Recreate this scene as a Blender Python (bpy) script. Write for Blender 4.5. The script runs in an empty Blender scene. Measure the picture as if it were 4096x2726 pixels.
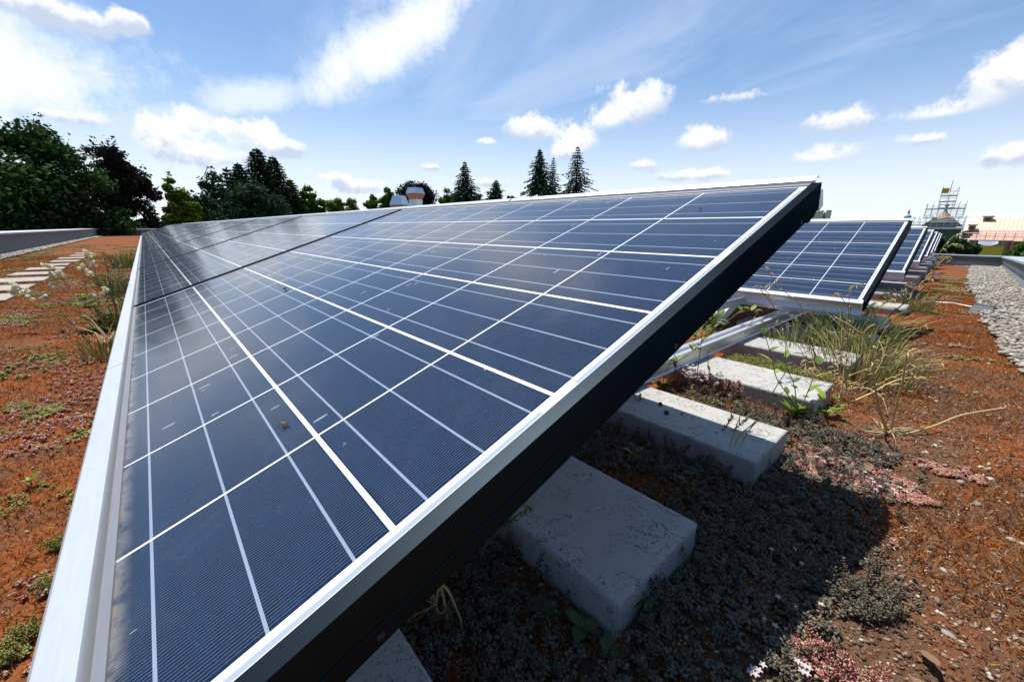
import bpy, math, random
import numpy as np
from mathutils import Vector, Matrix, noise
R = math.radians
rng = np.random.default_rng(7)
random.seed(7)
scn = bpy.context.scene
COL = scn.collection

# ------------------------------------------------------------------ camera
CAM = Vector((0.2088, 0.0597, 0.2376))
YAW, PIT, ROLL, FPX = -0.8395, -0.2665, 0.0149, 1594.1      # FPX on a 4096 wide frame
cy, sy, cp, sp, cr, sr = math.cos(YAW), math.sin(YAW), math.cos(PIT), math.sin(PIT), math.cos(ROLL), math.sin(ROLL)
fw = Vector((sy*cp, cy*cp, sp)); r0 = Vector((cy, -sy, 0)); u0 = r0.cross(fw)
rt = r0*cr + u0*sr; up = -r0*sr + u0*cr
cam_d = bpy.data.cameras.new('camera'); cam = bpy.data.objects.new('camera', cam_d); COL.objects.link(cam)
cam_d.sensor_width = 36; cam_d.lens = 36*FPX/4096; cam_d.clip_start = 0.01; cam_d.clip_end = 6000
cam.matrix_world = Matrix(((rt.x, up.x, -fw.x, CAM.x), (rt.y, up.y, -fw.y, CAM.y), (rt.z, up.z, -fw.z, CAM.z), (0, 0, 0, 1)))
scn.camera = cam
scn.render.resolution_x = 1024; scn.render.resolution_y = 681

# ------------------------------------------------------------------ exposure, sun, sky
scn.view_settings.view_transform = 'Standard'; scn.view_settings.look = 'None'
scn.view_settings.gamma = 1.0; scn.view_settings.exposure = 0.32
SUN = Vector((-0.199, 0.010, 0.551)).normalized()           # towards the sun
ld = bpy.data.lights.new('sun', 'SUN'); ld.energy = 5.0; ld.angle = R(0.53); ld.color = (1.0, 0.955, 0.88)
lo = bpy.data.objects.new('sun', ld); COL.objects.link(lo)
lo.rotation_euler = SUN.to_track_quat('Z', 'Y').to_euler()

W = bpy.data.worlds.new('World'); scn.world = W; W.use_nodes = True
nt = W.node_tree; nt.nodes.clear()
def N(t, **k):
    n = nt.nodes.new(t)
    for a, b in k.items(): setattr(n, a, b)
    return n
def link(a, b): nt.links.new(a, b)
def inp(sock, v):
    if isinstance(v, (int, float)): sock.default_value = v
    elif isinstance(v, (tuple, list)): sock.default_value = v
    else: nt.links.new(v, sock)
def M_(op, a, b=0.0, c=0.0, clamp=False):
    n = nt.nodes.new('ShaderNodeMath'); n.operation = op; n.use_clamp = clamp
    inp(n.inputs[0], a); inp(n.inputs[1], b); inp(n.inputs[2], c)
    return n.outputs[0]
def MR(x, a, b, c=0.0, d=1.0, smooth=True):
    n = nt.nodes.new('ShaderNodeMapRange'); n.clamp = True
    if smooth: n.interpolation_type = 'SMOOTHSTEP'
    inp(n.inputs['Value'], x); inp(n.inputs['From Min'], a); inp(n.inputs['From Max'], b); inp(n.inputs['To Min'], c); inp(n.inputs['To Max'], d)
    return n.outputs[0]
def NOI(vec, scale, det=6.0, rough=0.6, dist=0.0, out=0):
    n = nt.nodes.new('ShaderNodeTexNoise'); inp(n.inputs['Vector'], vec); inp(n.inputs['Scale'], scale)
    n.inputs['Detail'].default_value = det; n.inputs['Roughness'].default_value = rough; n.inputs['Distortion'].default_value = dist
    return n.outputs[out]
def MIX(f, a, b, mode='MIX'):
    n = nt.nodes.new('ShaderNodeMix'); n.data_type = 'RGBA'; n.blend_type = mode
    inp(n.inputs['Factor'], f); inp(n.inputs[6], a); inp(n.inputs[7], b)
    return n.outputs[2]

sky = N('ShaderNodeTexSky', sky_type='NISHITA'); sky.sun_disc = False
sky.sun_elevation = math.asin(SUN.z); sky.sun_rotation = math.atan2(SUN.x, SUN.y)
sky.air_density = 1.0; sky.dust_density = 0.8; sky.ozone_density = 1.0; sky.altitude = 300
tc = N('ShaderNodeTexCoord'); D3 = tc.outputs['Generated']
sx = N('ShaderNodeSeparateXYZ'); link(D3, sx.inputs[0])
AZ = M_('MULTIPLY', M_('ARCTAN2', sx.outputs[0], sx.outputs[1]), 57.2958)
EL = M_('MULTIPLY', M_('ARCSINE', sx.outputs[2]), 57.2958)
# cumulus puffs: (azimuth, elevation, half width, half height) in degrees
PUFFS = [(-32.96, 15.31, 4.55, 2.77, 1), (-36.22, 13.63, 3.22, 1.64, 1), (-45.86, 12.82, 4.22, 1.85, 1), (-40.17, 11.32, 3.46, 2.08, 1), (-42.07, 10.09, 2.83, 1.12, 0.9), (-51.79, 11.25, 1.82, 0.7, 0.9), (-25.0, 10.96, 3.26, 1.67, 1), (-12.0, 11.52, 3.11, 1.45, 0.95), (-13.25, 8.3, 3.28, 1.29, 0.75), (-1.38, 13.15, 2.82, 2.46, 1), (-0.21, 13.8, 1.46, 1.9, 1), (-4.32, 11.14, 3.19, 0.79, 0.6), (-21.7, 14.94, 3.55, 0.75, 0.45), (-5.02, 9.03, 1.81, 0.57, 0.5), (0.47, 7.1, 2.0, 1.06, 0.7), (-31.77, 8.49, 2.65, 0.8, 0.6), (-25.21, 6.93, 3.69, 0.69, 0.5), (-23.32, 7.2, 1.43, 0.58, 0.7), (-87.21, 9.33, 1.89, 1.99, 1), (-84.78, 10.48, 1.82, 1.7, 1), (-82.2, 10.44, 2.14, 1.51, 0.95), (-78.22, 10.32, 2.56, 1.67, 1), (-84.5, 7.67, 5.62, 1.91, 0.9), (-76.69, 8.94, 2.66, 1.0, 0.8), (-94.16, 9.45, 1.63, 0.78, 0.7), (-91.97, 9.5, 1.47, 0.74, 0.6), (-87.7, 18.03, 1.75, 1.0, 1), (-92.82, 17.28, 4.86, 1.18, 0.9), (-68.51, 5.2, 3.1, 1.03, 0.6), (-70.95, 6.08, 1.99, 0.7, 0.5), (-59.19, 7.95, 1.12, 0.41, 0.5), (-52.38, 6.31, 3.48, 0.65, 0.4), (-90.35, 13.47, 0.54, 0.28, 0.4)]
n1 = NOI(D3, 13.0, 8, 0.66); n2 = NOI(D3, 36.0, 6, 0.65)
n3_ = NOI(D3, 4.5, 2, 0.5)
nn = M_('ADD', M_('ADD', M_('MULTIPLY', M_('SUBTRACT', n1, 0.5), 3.6), M_('MULTIPLY', M_('SUBTRACT', n2, 0.5), 2.2)), M_('MULTIPLY', M_('SUBTRACT', n3_, 0.5), 1.2))
field = None; low = None; wsum = None
for a, e, ra, re, g in PUFFS:
    da = M_('DIVIDE', M_('SUBTRACT', AZ, a), ra); de = M_('DIVIDE', M_('SUBTRACT', EL, e), re)
    d2 = M_('ADD', M_('MULTIPLY', da, da), M_('MULTIPLY', de, de))
    f = M_('MULTIPLY', M_('SUBTRACT', 1.0, M_('SQRT', d2)), g)
    w_ = M_('MAXIMUM', M_('ADD', f, 0.6), 0.0); w2 = M_('MULTIPLY', w_, w_); w3 = M_('MULTIPLY', w2, w_)
    lw = M_('MULTIPLY', w2, de)
    low = lw if low is None else M_('ADD', low, lw)
    wsum = w2 if wsum is None else M_('ADD', wsum, w2)
    field = w3 if field is None else M_('ADD', field, w3)
field = M_('SUBTRACT', M_('POWER', field, 0.3333), 0.6)
low = M_('MULTIPLY', M_('DIVIDE', low, M_('ADD', wsum, 0.001)), -1.0)
dens = M_('ADD', M_('MULTIPLY', field, 1.8), nn)
cum = M_('MULTIPLY', M_('MULTIPLY', MR(dens, -0.16, 0.90), MR(field, -0.58, 0.05)), 0.94)
# projected plane coordinates for high cirrus
zz = M_('MAXIMUM', M_('ADD', sx.outputs[2], 0.30), 0.1)
cmb = N('ShaderNodeCombineXYZ'); inp(cmb.inputs[0], M_('DIVIDE', sx.outputs[0], zz)); inp(cmb.inputs[1], M_('DIVIDE', sx.outputs[1], zz))
mp = N('ShaderNodeMapping'); link(cmb.outputs[0], mp.inputs[0]); mp.inputs['Rotation'].default_value = (0, 0, R(35)); mp.inputs['Scale'].default_value = (0.42, 0.75, 1)
c1 = NOI(mp.outputs[0], 2.2, 8, 0.60, 0.9)
front = M_('MULTIPLY', MR(M_('ABSOLUTE', M_('ADD', AZ, 50.0)), 105.0, 65.0, 0.12, 1.0), MR(EL, 46.0, 24.0, 0.10, 1.0))
cir = M_('MULTIPLY', M_('ADD', M_('MULTIPLY', MR(c1, 0.36, 0.72), 0.42), 0.12), front)
low_haze = M_('MULTIPLY', MR(EL, 26.0, -1.0, 0.0, 0.92), front)
streaks = None
for a, e, ra, re, rot, g in [(-63.5,20.6,21,4.6,31,1.0), (-64,20,26,9,31,0.5),(-78,13.8,12,3.0,16,0.8),(-56,31,18,7,40,0.9),(-73,11.0,9,1.6,-8,0.5),(-98,13,19,9,0,0.95), (-86,9,22,7,0,0.7),(-84,5,16,5,0,0.8),(-98,22,12,4,10,0.7)]:
    ca, sa = math.cos(R(rot)), math.sin(R(rot))
    A = M_('MULTIPLY', M_('SUBTRACT', AZ, a), math.cos(R(e))); B = M_('SUBTRACT', EL, e)
    u_ = M_('DIVIDE', M_('ADD', M_('MULTIPLY', A, ca), M_('MULTIPLY', B, sa)), ra)
    v_ = M_('DIVIDE', M_('SUBTRACT', M_('MULTIPLY', B, ca), M_('MULTIPLY', A, sa)), re)
    d2 = M_('ADD', M_('MULTIPLY', u_, u_), M_('MULTIPLY', v_, v_))
    f = M_('MULTIPLY', MR(M_('ADD', M_('SQRT', d2), M_('MULTIPLY', M_('SUBTRACT', n1, 0.5), 1.1)), 1.15, 0.1), g)
    streaks = f if streaks is None else M_('MAXIMUM', streaks, f)
cov = M_('MAXIMUM', M_('MAXIMUM', cir, low_haze), streaks)
skyc = MIX(1.0, sky.outputs[0], (0.80, 1.03, 1.20, 1), 'MULTIPLY')
CL = 11.2
c_cir = MIX(MR(cov, 0.2, 0.95), (CL*0.42, CL*0.56, CL*0.80, 1), (CL*0.76, CL*0.80, CL*0.84, 1))
s1 = MIX(cov, skyc, c_cir)
shade = MR(M_('ADD', low, M_('ADD', M_('MULTIPLY', M_('SUBTRACT', n1, 0.5), 2.6), M_('MULTIPLY', M_('SUBTRACT', n2, 0.5), 1.4))), -0.2, 0.7)
c_cum = MIX(shade, (CL*0.82, CL*0.82, CL*0.82, 1), (CL*0.47, CL*0.54, CL*0.66, 1))
s2 = MIX(cum, s1, c_cum)
bg = N('ShaderNodeBackground'); link(s2, bg.inputs[0]); bg.inputs[1].default_value = 0.095
wo = N('ShaderNodeOutputWorld'); link(bg.outputs[0], wo.inputs[0])

# ------------------------------------------------------------------ helpers
def at(px, py, X=None, Y=None, Z=None):
    """world point seen at a pixel of a 2356 wide view, on the plane X=, Y= or Z= constant"""
    k = 4096/2356
    d = rt*((px*k-2048)/FPX) - up*((py*k-1363)/FPX) + fw
    if X is not None: t = (X-CAM.x)/d.x
    elif Y is not None: t = (Y-CAM.y)/d.y
    else: t = (Z-CAM.z)/d.z
    return CAM + d*t
def polar(az, dist, el=None, z=0.0):
    x = CAM.x + dist*math.sin(R(az)); y = CAM.y + dist*math.cos(R(az))
    if el is not None: z = CAM.z + dist*math.tan(R(el))
    return Vector((x, y, z))
def tag(o, label=None, cat=None, group=None, kind=None):
    if label: o['label'] = label
    if cat: o['category'] = cat
    if group: o['group'] = group
    if kind: o['kind'] = kind
    return o
def empty(name, loc=(0, 0, 0), rot=(0, 0, 0)):
    o = bpy.data.objects.new(name, None); COL.objects.link(o); o.location = loc; o.rotation_euler = rot
    o.empty_display_size = 0.1
    return o
class MB:
    def __init__(s): s.v = []; s.f = []
    def add(s, vs, fs):
        k = len(s.v); s.v += [tuple(p) for p in vs]; s.f += [tuple(i+k for i in f) for f in fs]; return s
    def box(s, a, b, M=None):
        x0, y0, z0 = a; x1, y1, z1 = b
        vs = [Vector(p) for p in ((x0,y0,z0),(x1,y0,z0),(x1,y1,z0),(x0,y1,z0),(x0,y0,z1),(x1,y0,z1),(x1,y1,z1),(x0,y1,z1))]
        if M is not None: vs = [M @ p for p in vs]
        return s.add(vs, [(0,3,2,1),(4,5,6,7),(0,1,5,4),(1,2,6,5),(2,3,7,6),(3,0,4,7)])
    def tube(s, pts, r, n=6, cap=True):
        pts = [Vector(p) for p in pts]; m = len(pts)
        rs = [r]*m if isinstance(r, (int, float)) else ([r[0]+(r[1]-r[0])*i/(m-1) for i in range(m)] if len(r) == 2 and m != 2 else list(r))
        k = len(s.v); up_ = Vector((0.31, 0.17, 0.93))
        for i, p in enumerate(pts):
            t = (pts[min(i+1, m-1)]-pts[max(i-1, 0)])
            t = t.normalized() if t.length > 1e-9 else Vector((0, 0, 1))
            a = t.cross(up_)
            if a.length < 1e-3: a = t.cross(Vector((1, 0, 0)))
            a.normalize(); b = t.cross(a)
            for j in range(n):
                th = 2*math.pi*j/n; s.v.append(tuple(p + (a*math.cos(th)+b*math.sin(th))*rs[i]))
        for i in range(m-1):
            for j in range(n):
                s.f.append((k+i*n+j, k+i*n+(j+1) % n, k+(i+1)*n+(j+1) % n, k+(i+1)*n+j))
        if cap: s.f.append(tuple(k+j for j in range(n))[::-1]); s.f.append(tuple(k+(m-1)*n+j for j in range(n)))
        return s
    def extrude(s, prof, x0, x1, closed=True):
        """profile of (y,z) pairs swept along x"""
        k = len(s.v); n = len(prof)
        for x in (x0, x1):
            for y, z in prof: s.v.append((x, y, z))
        for i in range(n if closed else n-1):
            j = (i+1) % n; s.f.append((k+i, k+j, k+n+j, k+n+i))
        if closed: s.f.append(tuple(range(k, k+n))); s.f.append(tuple(range(k+n, k+2*n))[::-1])
        return s
    def lathe(s, prof, c, n=14):
        k = len(s.v); m = len(prof)
        for r_, z in prof:
            for j in range(n):
                th = 2*math.pi*j/n; s.v.append((c[0]+r_*math.cos(th), c[1]+r_*math.sin(th), c[2]+z))
        for i in range(m-1):
            for j in range(n): s.f.append((k+i*n+j, k+i*n+(j+1) % n, k+(i+1)*n+(j+1) % n, k+(i+1)*n+j))
        return s
    def leaf(s, p, d, L, w, bend=0.3, upv=(0, 0, 1), fold=0.15):
        """lanceolate leaf from p along d"""
        p = Vector(p); d = Vector(d).normalized(); side = d.cross(Vector(upv))
        if side.length < 1e-3: side = d.cross(Vector((1, 0, 0)))
        side.normalize(); nrm = side.cross(d)
        k = len(s.v); prof = [(0, .12), (.22, .75), (.5, 1), (.78, .68), (1, .04)]
        for t, ww in prof:
            c = p + d*(L*t) - nrm*(bend*L*t*t)
            s.v += [tuple(c + side*(w*ww) + nrm*(fold*w*ww)), tuple(c), tuple(c - side*(w*ww) + nrm*(fold*w*ww))]
        for i in range(len(prof)-1):
            a = k+3*i; s.f += [(a, a+1, a+4, a+3), (a+1, a+2, a+5, a+4)]
        return s
    def build(s, name, m, parent=None, smooth=False, bevel=0):
        me = bpy.data.meshes.new(name); me.from_pydata(s.v, [], s.f); me.update()
        me.materials.append(m)
        if smooth: me.polygons.foreach_set('use_smooth', [True]*len(me.polygons))
        o = bpy.data.objects.new(name, me); COL.objects.link(o)
        if parent is not None: o.parent = parent
        if bevel:
            b = o.modifiers.new('bevel', 'BEVEL'); b.width = bevel; b.segments = 2; b.limit_method = 'ANGLE'
        return o
def npmesh(name, V, F, m, parent=None, smooth=False):
    """V (n,3), F (k,c) arrays"""
    me = bpy.data.meshes.new(name); V = np.asarray(V, np.float32); F = np.asarray(F, np.int32); c = F.shape[1]
    me.vertices.add(len(V)); me.vertices.foreach_set('co', V.ravel())
    me.loops.add(F.size); me.loops.foreach_set('vertex_index', F.ravel())
    me.polygons.add(len(F)); me.polygons.foreach_set('loop_start', np.arange(0, F.size, c, dtype=np.int32))
    if smooth: me.polygons.foreach_set('use_smooth', np.ones(len(F), dtype=bool))
    me.update(calc_edges=True); me.materials.append(m)
    o = bpy.data.objects.new(name, me); COL.objects.link(o)
    if parent is not None: o.parent = parent
    return o
def rotmats(n, tilt=1.0, g=rng):
    """random spin about z, then a tilt of up to `tilt` radians about a random horizontal axis"""
    a = g.uniform(0, 2*np.pi, n); t = g.uniform(0, 1, n)**0.7*tilt; b = g.uniform(0, 2*np.pi, n)
    ca, sa = np.cos(a), np.sin(a); z = np.zeros(n); o = np.ones(n)
    Rz = np.stack([ca, -sa, z, sa, ca, z, z, z, o], -1).reshape(n, 3, 3)
    kx, ky = np.cos(b), np.sin(b); c, s = np.cos(t), np.sin(t); C = 1-c
    Rt = np.stack([c+kx*kx*C, kx*ky*C, ky*s, kx*ky*C, c+ky*ky*C, -kx*s, -ky*s, kx*s, c], -1).reshape(n, 3, 3)
    return Rt @ Rz
def scatter(tv, tf, pos, scale, tilt=0.6, g=rng, sxyz=None):
    tv = np.asarray(tv, float); tf = np.asarray(tf); n = len(pos)
    Rm = rotmats(n, tilt, g); sc = np.broadcast_to(np.asarray(scale, float), (n,))
    T = tv[None]*sc[:, None, None]
    if sxyz is not None: T = T*sxyz[:, None, :]
    V = np.einsum('nij,nkj->nki', Rm, T) + np.asarray(pos)[:, None, :]
    F = tf[None] + (np.arange(n)*len(tv))[:, None, None]
    return V.reshape(-1, 3), F.reshape(-1, tf.shape[1])
def join(parts):
    Vs, Fs, k = [], [], 0
    for V, F in parts: Vs.append(V); Fs.append(F+k); k += len(V)
    return np.concatenate(Vs), np.concatenate(Fs)

# ------------------------------------------------------------------ materials
def newmat(name):
    global nt
    m = bpy.data.materials.new(name); m.use_nodes = True; nt = m.node_tree
    return m, nt.nodes['Principled BSDF']
def P(b, **k):
    for a, v in k.items(): inp(b.inputs[a.replace('_', ' ')], v)
def bump(b, h, strength=0.3, dist=0.002):
    n = nt.nodes.new('ShaderNodeBump'); n.inputs['Strength'].default_value = strength; n.inputs['Distance'].default_value = dist
    inp(n.inputs['Height'], h); nt.links.new(n.outputs[0], b.inputs['Normal'])
def objco(): return nt.nodes.new('ShaderNodeTexCoord').outputs['Object']
def geo(): return nt.nodes.new('ShaderNodeNewGeometry')
def ramp(f, stops):
    n = nt.nodes.new('ShaderNodeValToRGB'); inp(n.inputs[0], f); e = n.color_ramp.elements
    while len(e) < len(stops): e.new(0.5)
    for i, (p, c) in enumerate(stops): e[i].position = p; e[i].color = (*c, 1)
    return n.outputs[0]
def simple(name, col, rough=0.6, metal=0.0, var=0.15, scale=20.0, bmp=0.0, spec=0.5):
    m, b = newmat(name); co = objco(); n = NOI(co, scale, 4)
    c = MIX(n, tuple(x*(1-var) for x in col)+(1,), tuple(min(1, x*(1+var)) for x in col)+(1,))
    P(b, Base_Color=c, Roughness=rough, Metallic=metal); b.inputs['Specular IOR Level'].default_value = spec
    if bmp: bump(b, NOI(co, scale*4, 5), bmp, 0.002)
    return m
def island(name, stops, rough=0.7, trans=0.0, spec=0.3):
    """colour differs from leaf to leaf (each mesh island its own)"""
    m, b = newmat(name); g = geo(); c = ramp(g.outputs['Random Per Island'], stops)
    P(b, Base_Color=c, Roughness=rough); b.inputs['Specular IOR Level'].default_value = spec
    if trans:
        t = nt.nodes.new('ShaderNodeBsdfTranslucent'); nt.links.new(c, t.inputs[0])
        mx = nt.nodes.new('ShaderNodeMixShader'); mx.inputs[0].default_value = trans
        nt.links.new(b.outputs[0], mx.inputs[1]); nt.links.new(t.outputs[0], mx.inputs[2])
        nt.links.new(mx.outputs[0], nt.nodes['Material Output'].inputs[0])
    return m

PU, PV, AL = 0.1585, 0.1569, 0.3429
def pane_material():
    m, b = newmat('solar_glass'); co = objco()
    s = nt.nodes.new('ShaderNodeSeparateXYZ'); nt.links.new(co, s.inputs[0])
    u = M_('MULTIPLY', s.outputs[0], -1.0); v = s.outputs[1]
    fu = M_('ABSOLUTE', M_('SUBTRACT', M_('MODULO', M_('ADD', u, PU*4), PU), PU/2))      # distance from the cell centre
    fv = M_('SUBTRACT', M_('MODULO', M_('ADD', v, PV*4), PV), PV/2)
    afv = M_('ABSOLUTE', fv)
    inu = M_('MULTIPLY', M_('LESS_THAN', fu, PU/2-0.00125), M_('MULTIPLY', M_('GREATER_THAN', u, 0), M_('LESS_THAN', u, PU*9)))
    inv = M_('MULTIPLY', M_('LESS_THAN', afv, PV/2-0.0021), M_('MULTIPLY', M_('GREATER_THAN', v, 0), M_('LESS_THAN', v, PV*6)))
    cell = M_('MULTIPLY', inu, inv)
    # busbars: three a cell; they pass the gaps as a thin dark ribbon
    b3 = M_('MINIMUM', afv, M_('ABSOLUTE', M_('SUBTRACT', afv, 0.0515)))
    bus = M_('MULTIPLY', M_('LESS_THAN', b3, 0.00105), cell)
    fing = M_('LESS_THAN', M_('MODULO', M_('ADD', u, 1.0), 0.00245), 0.00036)
    inner = M_('MULTIPLY', M_('LESS_THAN', fu, PU/2-0.0026), M_('LESS_THAN', afv, PV/2-0.0034))
    fing = M_('MULTIPLY', M_('MULTIPLY', fing, inner), 0.75)
    vo = nt.nodes.new('ShaderNodeTexVoronoi'); inp(vo.inputs['Vector'], co); vo.inputs['Scale'].default_value = 160
    sv = nt.nodes.new('ShaderNodeSeparateColor'); nt.links.new(vo.outputs['Color'], sv.inputs[0])
    big = NOI(co, 5.0, 3)
    cid = nt.nodes.new('ShaderNodeTexWhiteNoise'); cid.noise_dimensions = '2D'
    cv = nt.nodes.new('ShaderNodeCombineXYZ'); inp(cv.inputs[0], M_('FLOOR', M_('DIVIDE', u, PU))); inp(cv.inputs[1], M_('FLOOR', M_('DIVIDE', v, PV)))
    nt.links.new(cv.outputs[0], cid.inputs[0])
    si = MIX(sv.outputs[0], (0.0020, 0.0068, 0.024, 1), (0.0038, 0.0135, 0.046, 1))
    si = MIX(M_('MULTIPLY', cid.outputs[0], 0.5), si, (0.006, 0.011, 0.024, 1))
    v4 = nt.nodes.new('ShaderNodeTexVoronoi'); mp4 = nt.nodes.new('ShaderNodeMapping'); mp4.inputs['Scale'].default_value = (45, 70, 1); mp4.inputs['Rotation'].default_value = (0, 0, .5)
    nt.links.new(co, mp4.inputs[0]); nt.links.new(mp4.outputs[0], v4.inputs['Vector']); v4.inputs['Scale'].default_value = 1.0
    s4 = nt.nodes.new('ShaderNodeSeparateColor'); nt.links.new(v4.outputs['Color'], s4.inputs[0])
    si = MIX(M_('MULTIPLY', M_('POWER', s4.outputs[0], 3.0), 0.55), si, (0.006, 0.019, 0.055, 1))
    si = MIX(M_('MULTIPLY', big, 0.25), si, (0.006, 0.017, 0.044, 1))
    c = MIX(fing, si, (0.115, 0.155, 0.215, 1))
    c = MIX(bus, c, (0.24, 0.28, 0.37, 1))
    white = (0.80, 0.81, 0.83, 1)
    c = MIX(cell, white, c)
    # tinned collector ribbons in the end margins
    m1 = M_('LESS_THAN', M_('ABSOLUTE', M_('ADD', u, 0.0062)), 0.0021)
    m2 = M_('LESS_THAN', M_('ABSOLUTE', M_('SUBTRACT', u, PU*9+0.0062)), 0.0021)
    vv = M_('ABSOLUTE', M_('SUBTRACT', M_('MODULO', M_('ADD', v, PV*4), PV*2), PV))
    seg = M_('LESS_THAN', vv, PV*0.86)
    rib = M_('MULTIPLY', M_('MAXIMUM', m1, m2), M_('MULTIPLY', seg, M_('MULTIPLY', M_('GREATER_THAN', v, 0), M_('LESS_THAN', v, PV*6))))
    c = MIX(rib, c, (0.33, 0.38, 0.46, 1))
    # dust film and specks of bird lime
    dn = NOI(co, 420.0, 2); dust = M_('MULTIPLY', MR(dn, 0.62, 0.75), 0.07)
    c = MIX(dust, c, (0.42, 0.44, 0.46, 1))
    v2 = nt.nodes.new('ShaderNodeTexVoronoi'); v2.inputs['Scale'].default_value = 17; inp(v2.inputs['Vector'], MIX(0.25, co, NOI(co, 30, 3, out=1)))
    s2_ = nt.nodes.new('ShaderNodeSeparateColor'); nt.links.new(v2.outputs['Color'], s2_.inputs[0])
    sp_ = M_('MULTIPLY', M_('LESS_THAN', v2.outputs['Distance'], M_('MULTIPLY', s2_.outputs[1], 0.075)), M_('GREATER_THAN', s2_.outputs[0], 0.72))
    c = MIX(M_('MULTIPLY', sp_, 0.42), c, (0.40, 0.50, 0.47, 1))
    mp5 = nt.nodes.new('ShaderNodeMapping'); mp5.inputs['Scale'].default_value = (95, 22, 1); mp5.inputs['Rotation'].default_value = (0, 0, .25); nt.links.new(co, mp5.inputs[0])
    v5 = nt.nodes.new('ShaderNodeTexVoronoi'); v5.inputs['Scale'].default_value = 1.0; nt.links.new(mp5.outputs[0], v5.inputs['Vector'])
    s5 = nt.nodes.new('ShaderNodeSeparateColor'); nt.links.new(v5.outputs['Color'], s5.inputs[0])
    dash = M_('MULTIPLY', M_('LESS_THAN', v5.outputs['Distance'], 0.17), M_('GREATER_THAN', s5.outputs[0], MR(NOI(co, 4.0, 3), 0.42, 0.62, 1.0, 0.90)))
    c = MIX(M_('MULTIPLY', dash, 0.5), c, (0.42, 0.52, 0.62, 1))
    film = M_('MULTIPLY', MR(NOI(co, 7.0, 6, 0.7, 1.0), 0.52, 0.75), 0.035)
    c = MIX(film, c, (0.40, 0.38, 0.34, 1))
    gr = MR(v, 0.017, 0.004, 0.0, 0.6)                                           # dirt settled along the low edge
    c = MIX(M_('MULTIPLY', gr, MR(NOI(co, 60, 4), 0.3, 0.6)), c, (0.30, 0.27, 0.22, 1))
    rough = MR(NOI(co, 14, 4), 0.2, 0.8, 0.10, 0.17)
    P(b, Base_Color=c, Roughness=0.5); b.inputs['Specular IOR Level'].default_value = 0.0
    b.inputs['Coat Weight'].default_value = 1.0; b.inputs['Sheen Weight'].default_value = 0.10; b.inputs['Sheen Roughness'].default_value = 0.35; b.inputs['Coat IOR'].default_value = 1.5; inp(b.inputs['Coat Roughness'], rough)
    return m
M_PANE = pane_material()
def metal(name, col, rough, met=0.85, streak=True):
    m, b = newmat(name); co = objco()
    mp_ = nt.nodes.new('ShaderNodeMapping'); mp_.inputs['Scale'].default_value = (3, 60, 60); nt.links.new(co, mp_.inputs[0])
    n = NOI(mp_.outputs[0], 6.0, 4); n3 = NOI(co, 35, 4)
    c = MIX(n, tuple(x*0.88 for x in col)+(1,), tuple(min(1, x*1.08) for x in col)+(1,))
    c = MIX(MR(n3, 0.60, 0.80, 0, 0.35), c, (0.30, 0.28, 0.25, 1))
    P(b, Base_Color=c, Metallic=met, Roughness=M_('ADD', M_('MULTIPLY', n3, 0.12), rough))
    return m
M_ALU = metal('mill_aluminium', (0.66, 0.68, 0.71), 0.34, 0.5)
M_ALU2 = metal('weathered_aluminium', (0.62, 0.63, 0.64), 0.38, 0.7)
M_FRAME = simple('dark_anodised_frame', (0.026, 0.036, 0.045), 0.42, var=0.25, scale=9)
nt = M_FRAME.node_tree; nt.nodes['Principled BSDF'].inputs['Specular IOR Level'].default_value = 0.5; nt.nodes['Principled BSDF'].inputs['Metallic'].default_value = 1.0; nt.nodes['Principled BSDF'].inputs['Specular Tint'].default_value = (0.10, 0.13, 0.16, 1)
M_FLIP = metal('frame_lip', (0.30, 0.30, 0.31), 0.40, 0.6)
M_BLACK = simple('black_rubber', (0.02, 0.02, 0.02), 0.6)
M_STEEL = metal('zinc_steel', (0.55, 0.56, 0.57), 0.42, 0.8)

def concrete(name, base=(0.42, 0.41, 0.38)):
    m, b = newmat(name); co = objco()
    n = NOI(co, 9, 6, 0.65); n2 = NOI(co, 240, 3, 0.6)
    c = MIX(n, tuple(x*0.80 for x in base)+(1,), tuple(x*1.18 for x in base)+(1,))
    c = MIX(MR(n2, 0.55, 0.75, 0, 0.35), c, (0.22, 0.21, 0.19, 1))
    mp_ = nt.nodes.new('ShaderNodeMapping'); mp_.inputs['Scale'].default_value = (150, 260, 160); mp_.inputs['Rotation'].default_value = (0, 0, 0.4)
    nt.links.new(MIX(0.06, co, NOI(co, 40, 3, out=1)), mp_.inputs[0])
    pit = MR(NOI(mp_.outputs[0], 1.0, 4, 0.7), 0.57, 0.63)
    patch = MR(NOI(co, 20, 3), 0.38, 0.56)
    pit = M_('MULTIPLY', pit, patch)
    c = MIX(M_('MULTIPLY', pit, 0.85), c, (0.06, 0.058, 0.05, 1))
    P(b, Base_Color=c, Roughness=0.9); b.inputs['Specular IOR Level'].default_value = 0.25
    h = M_('SUBTRACT', M_('MULTIPLY', n2, 0.35), M_('MULTIPLY', pit, 1.0)); bump(b, h, 0.8, 0.0022)
    return m
M_SLAB = concrete('pitted_concrete')
M_STEP = concrete('pale_step_concrete', (0.40, 0.35, 0.28))

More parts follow.
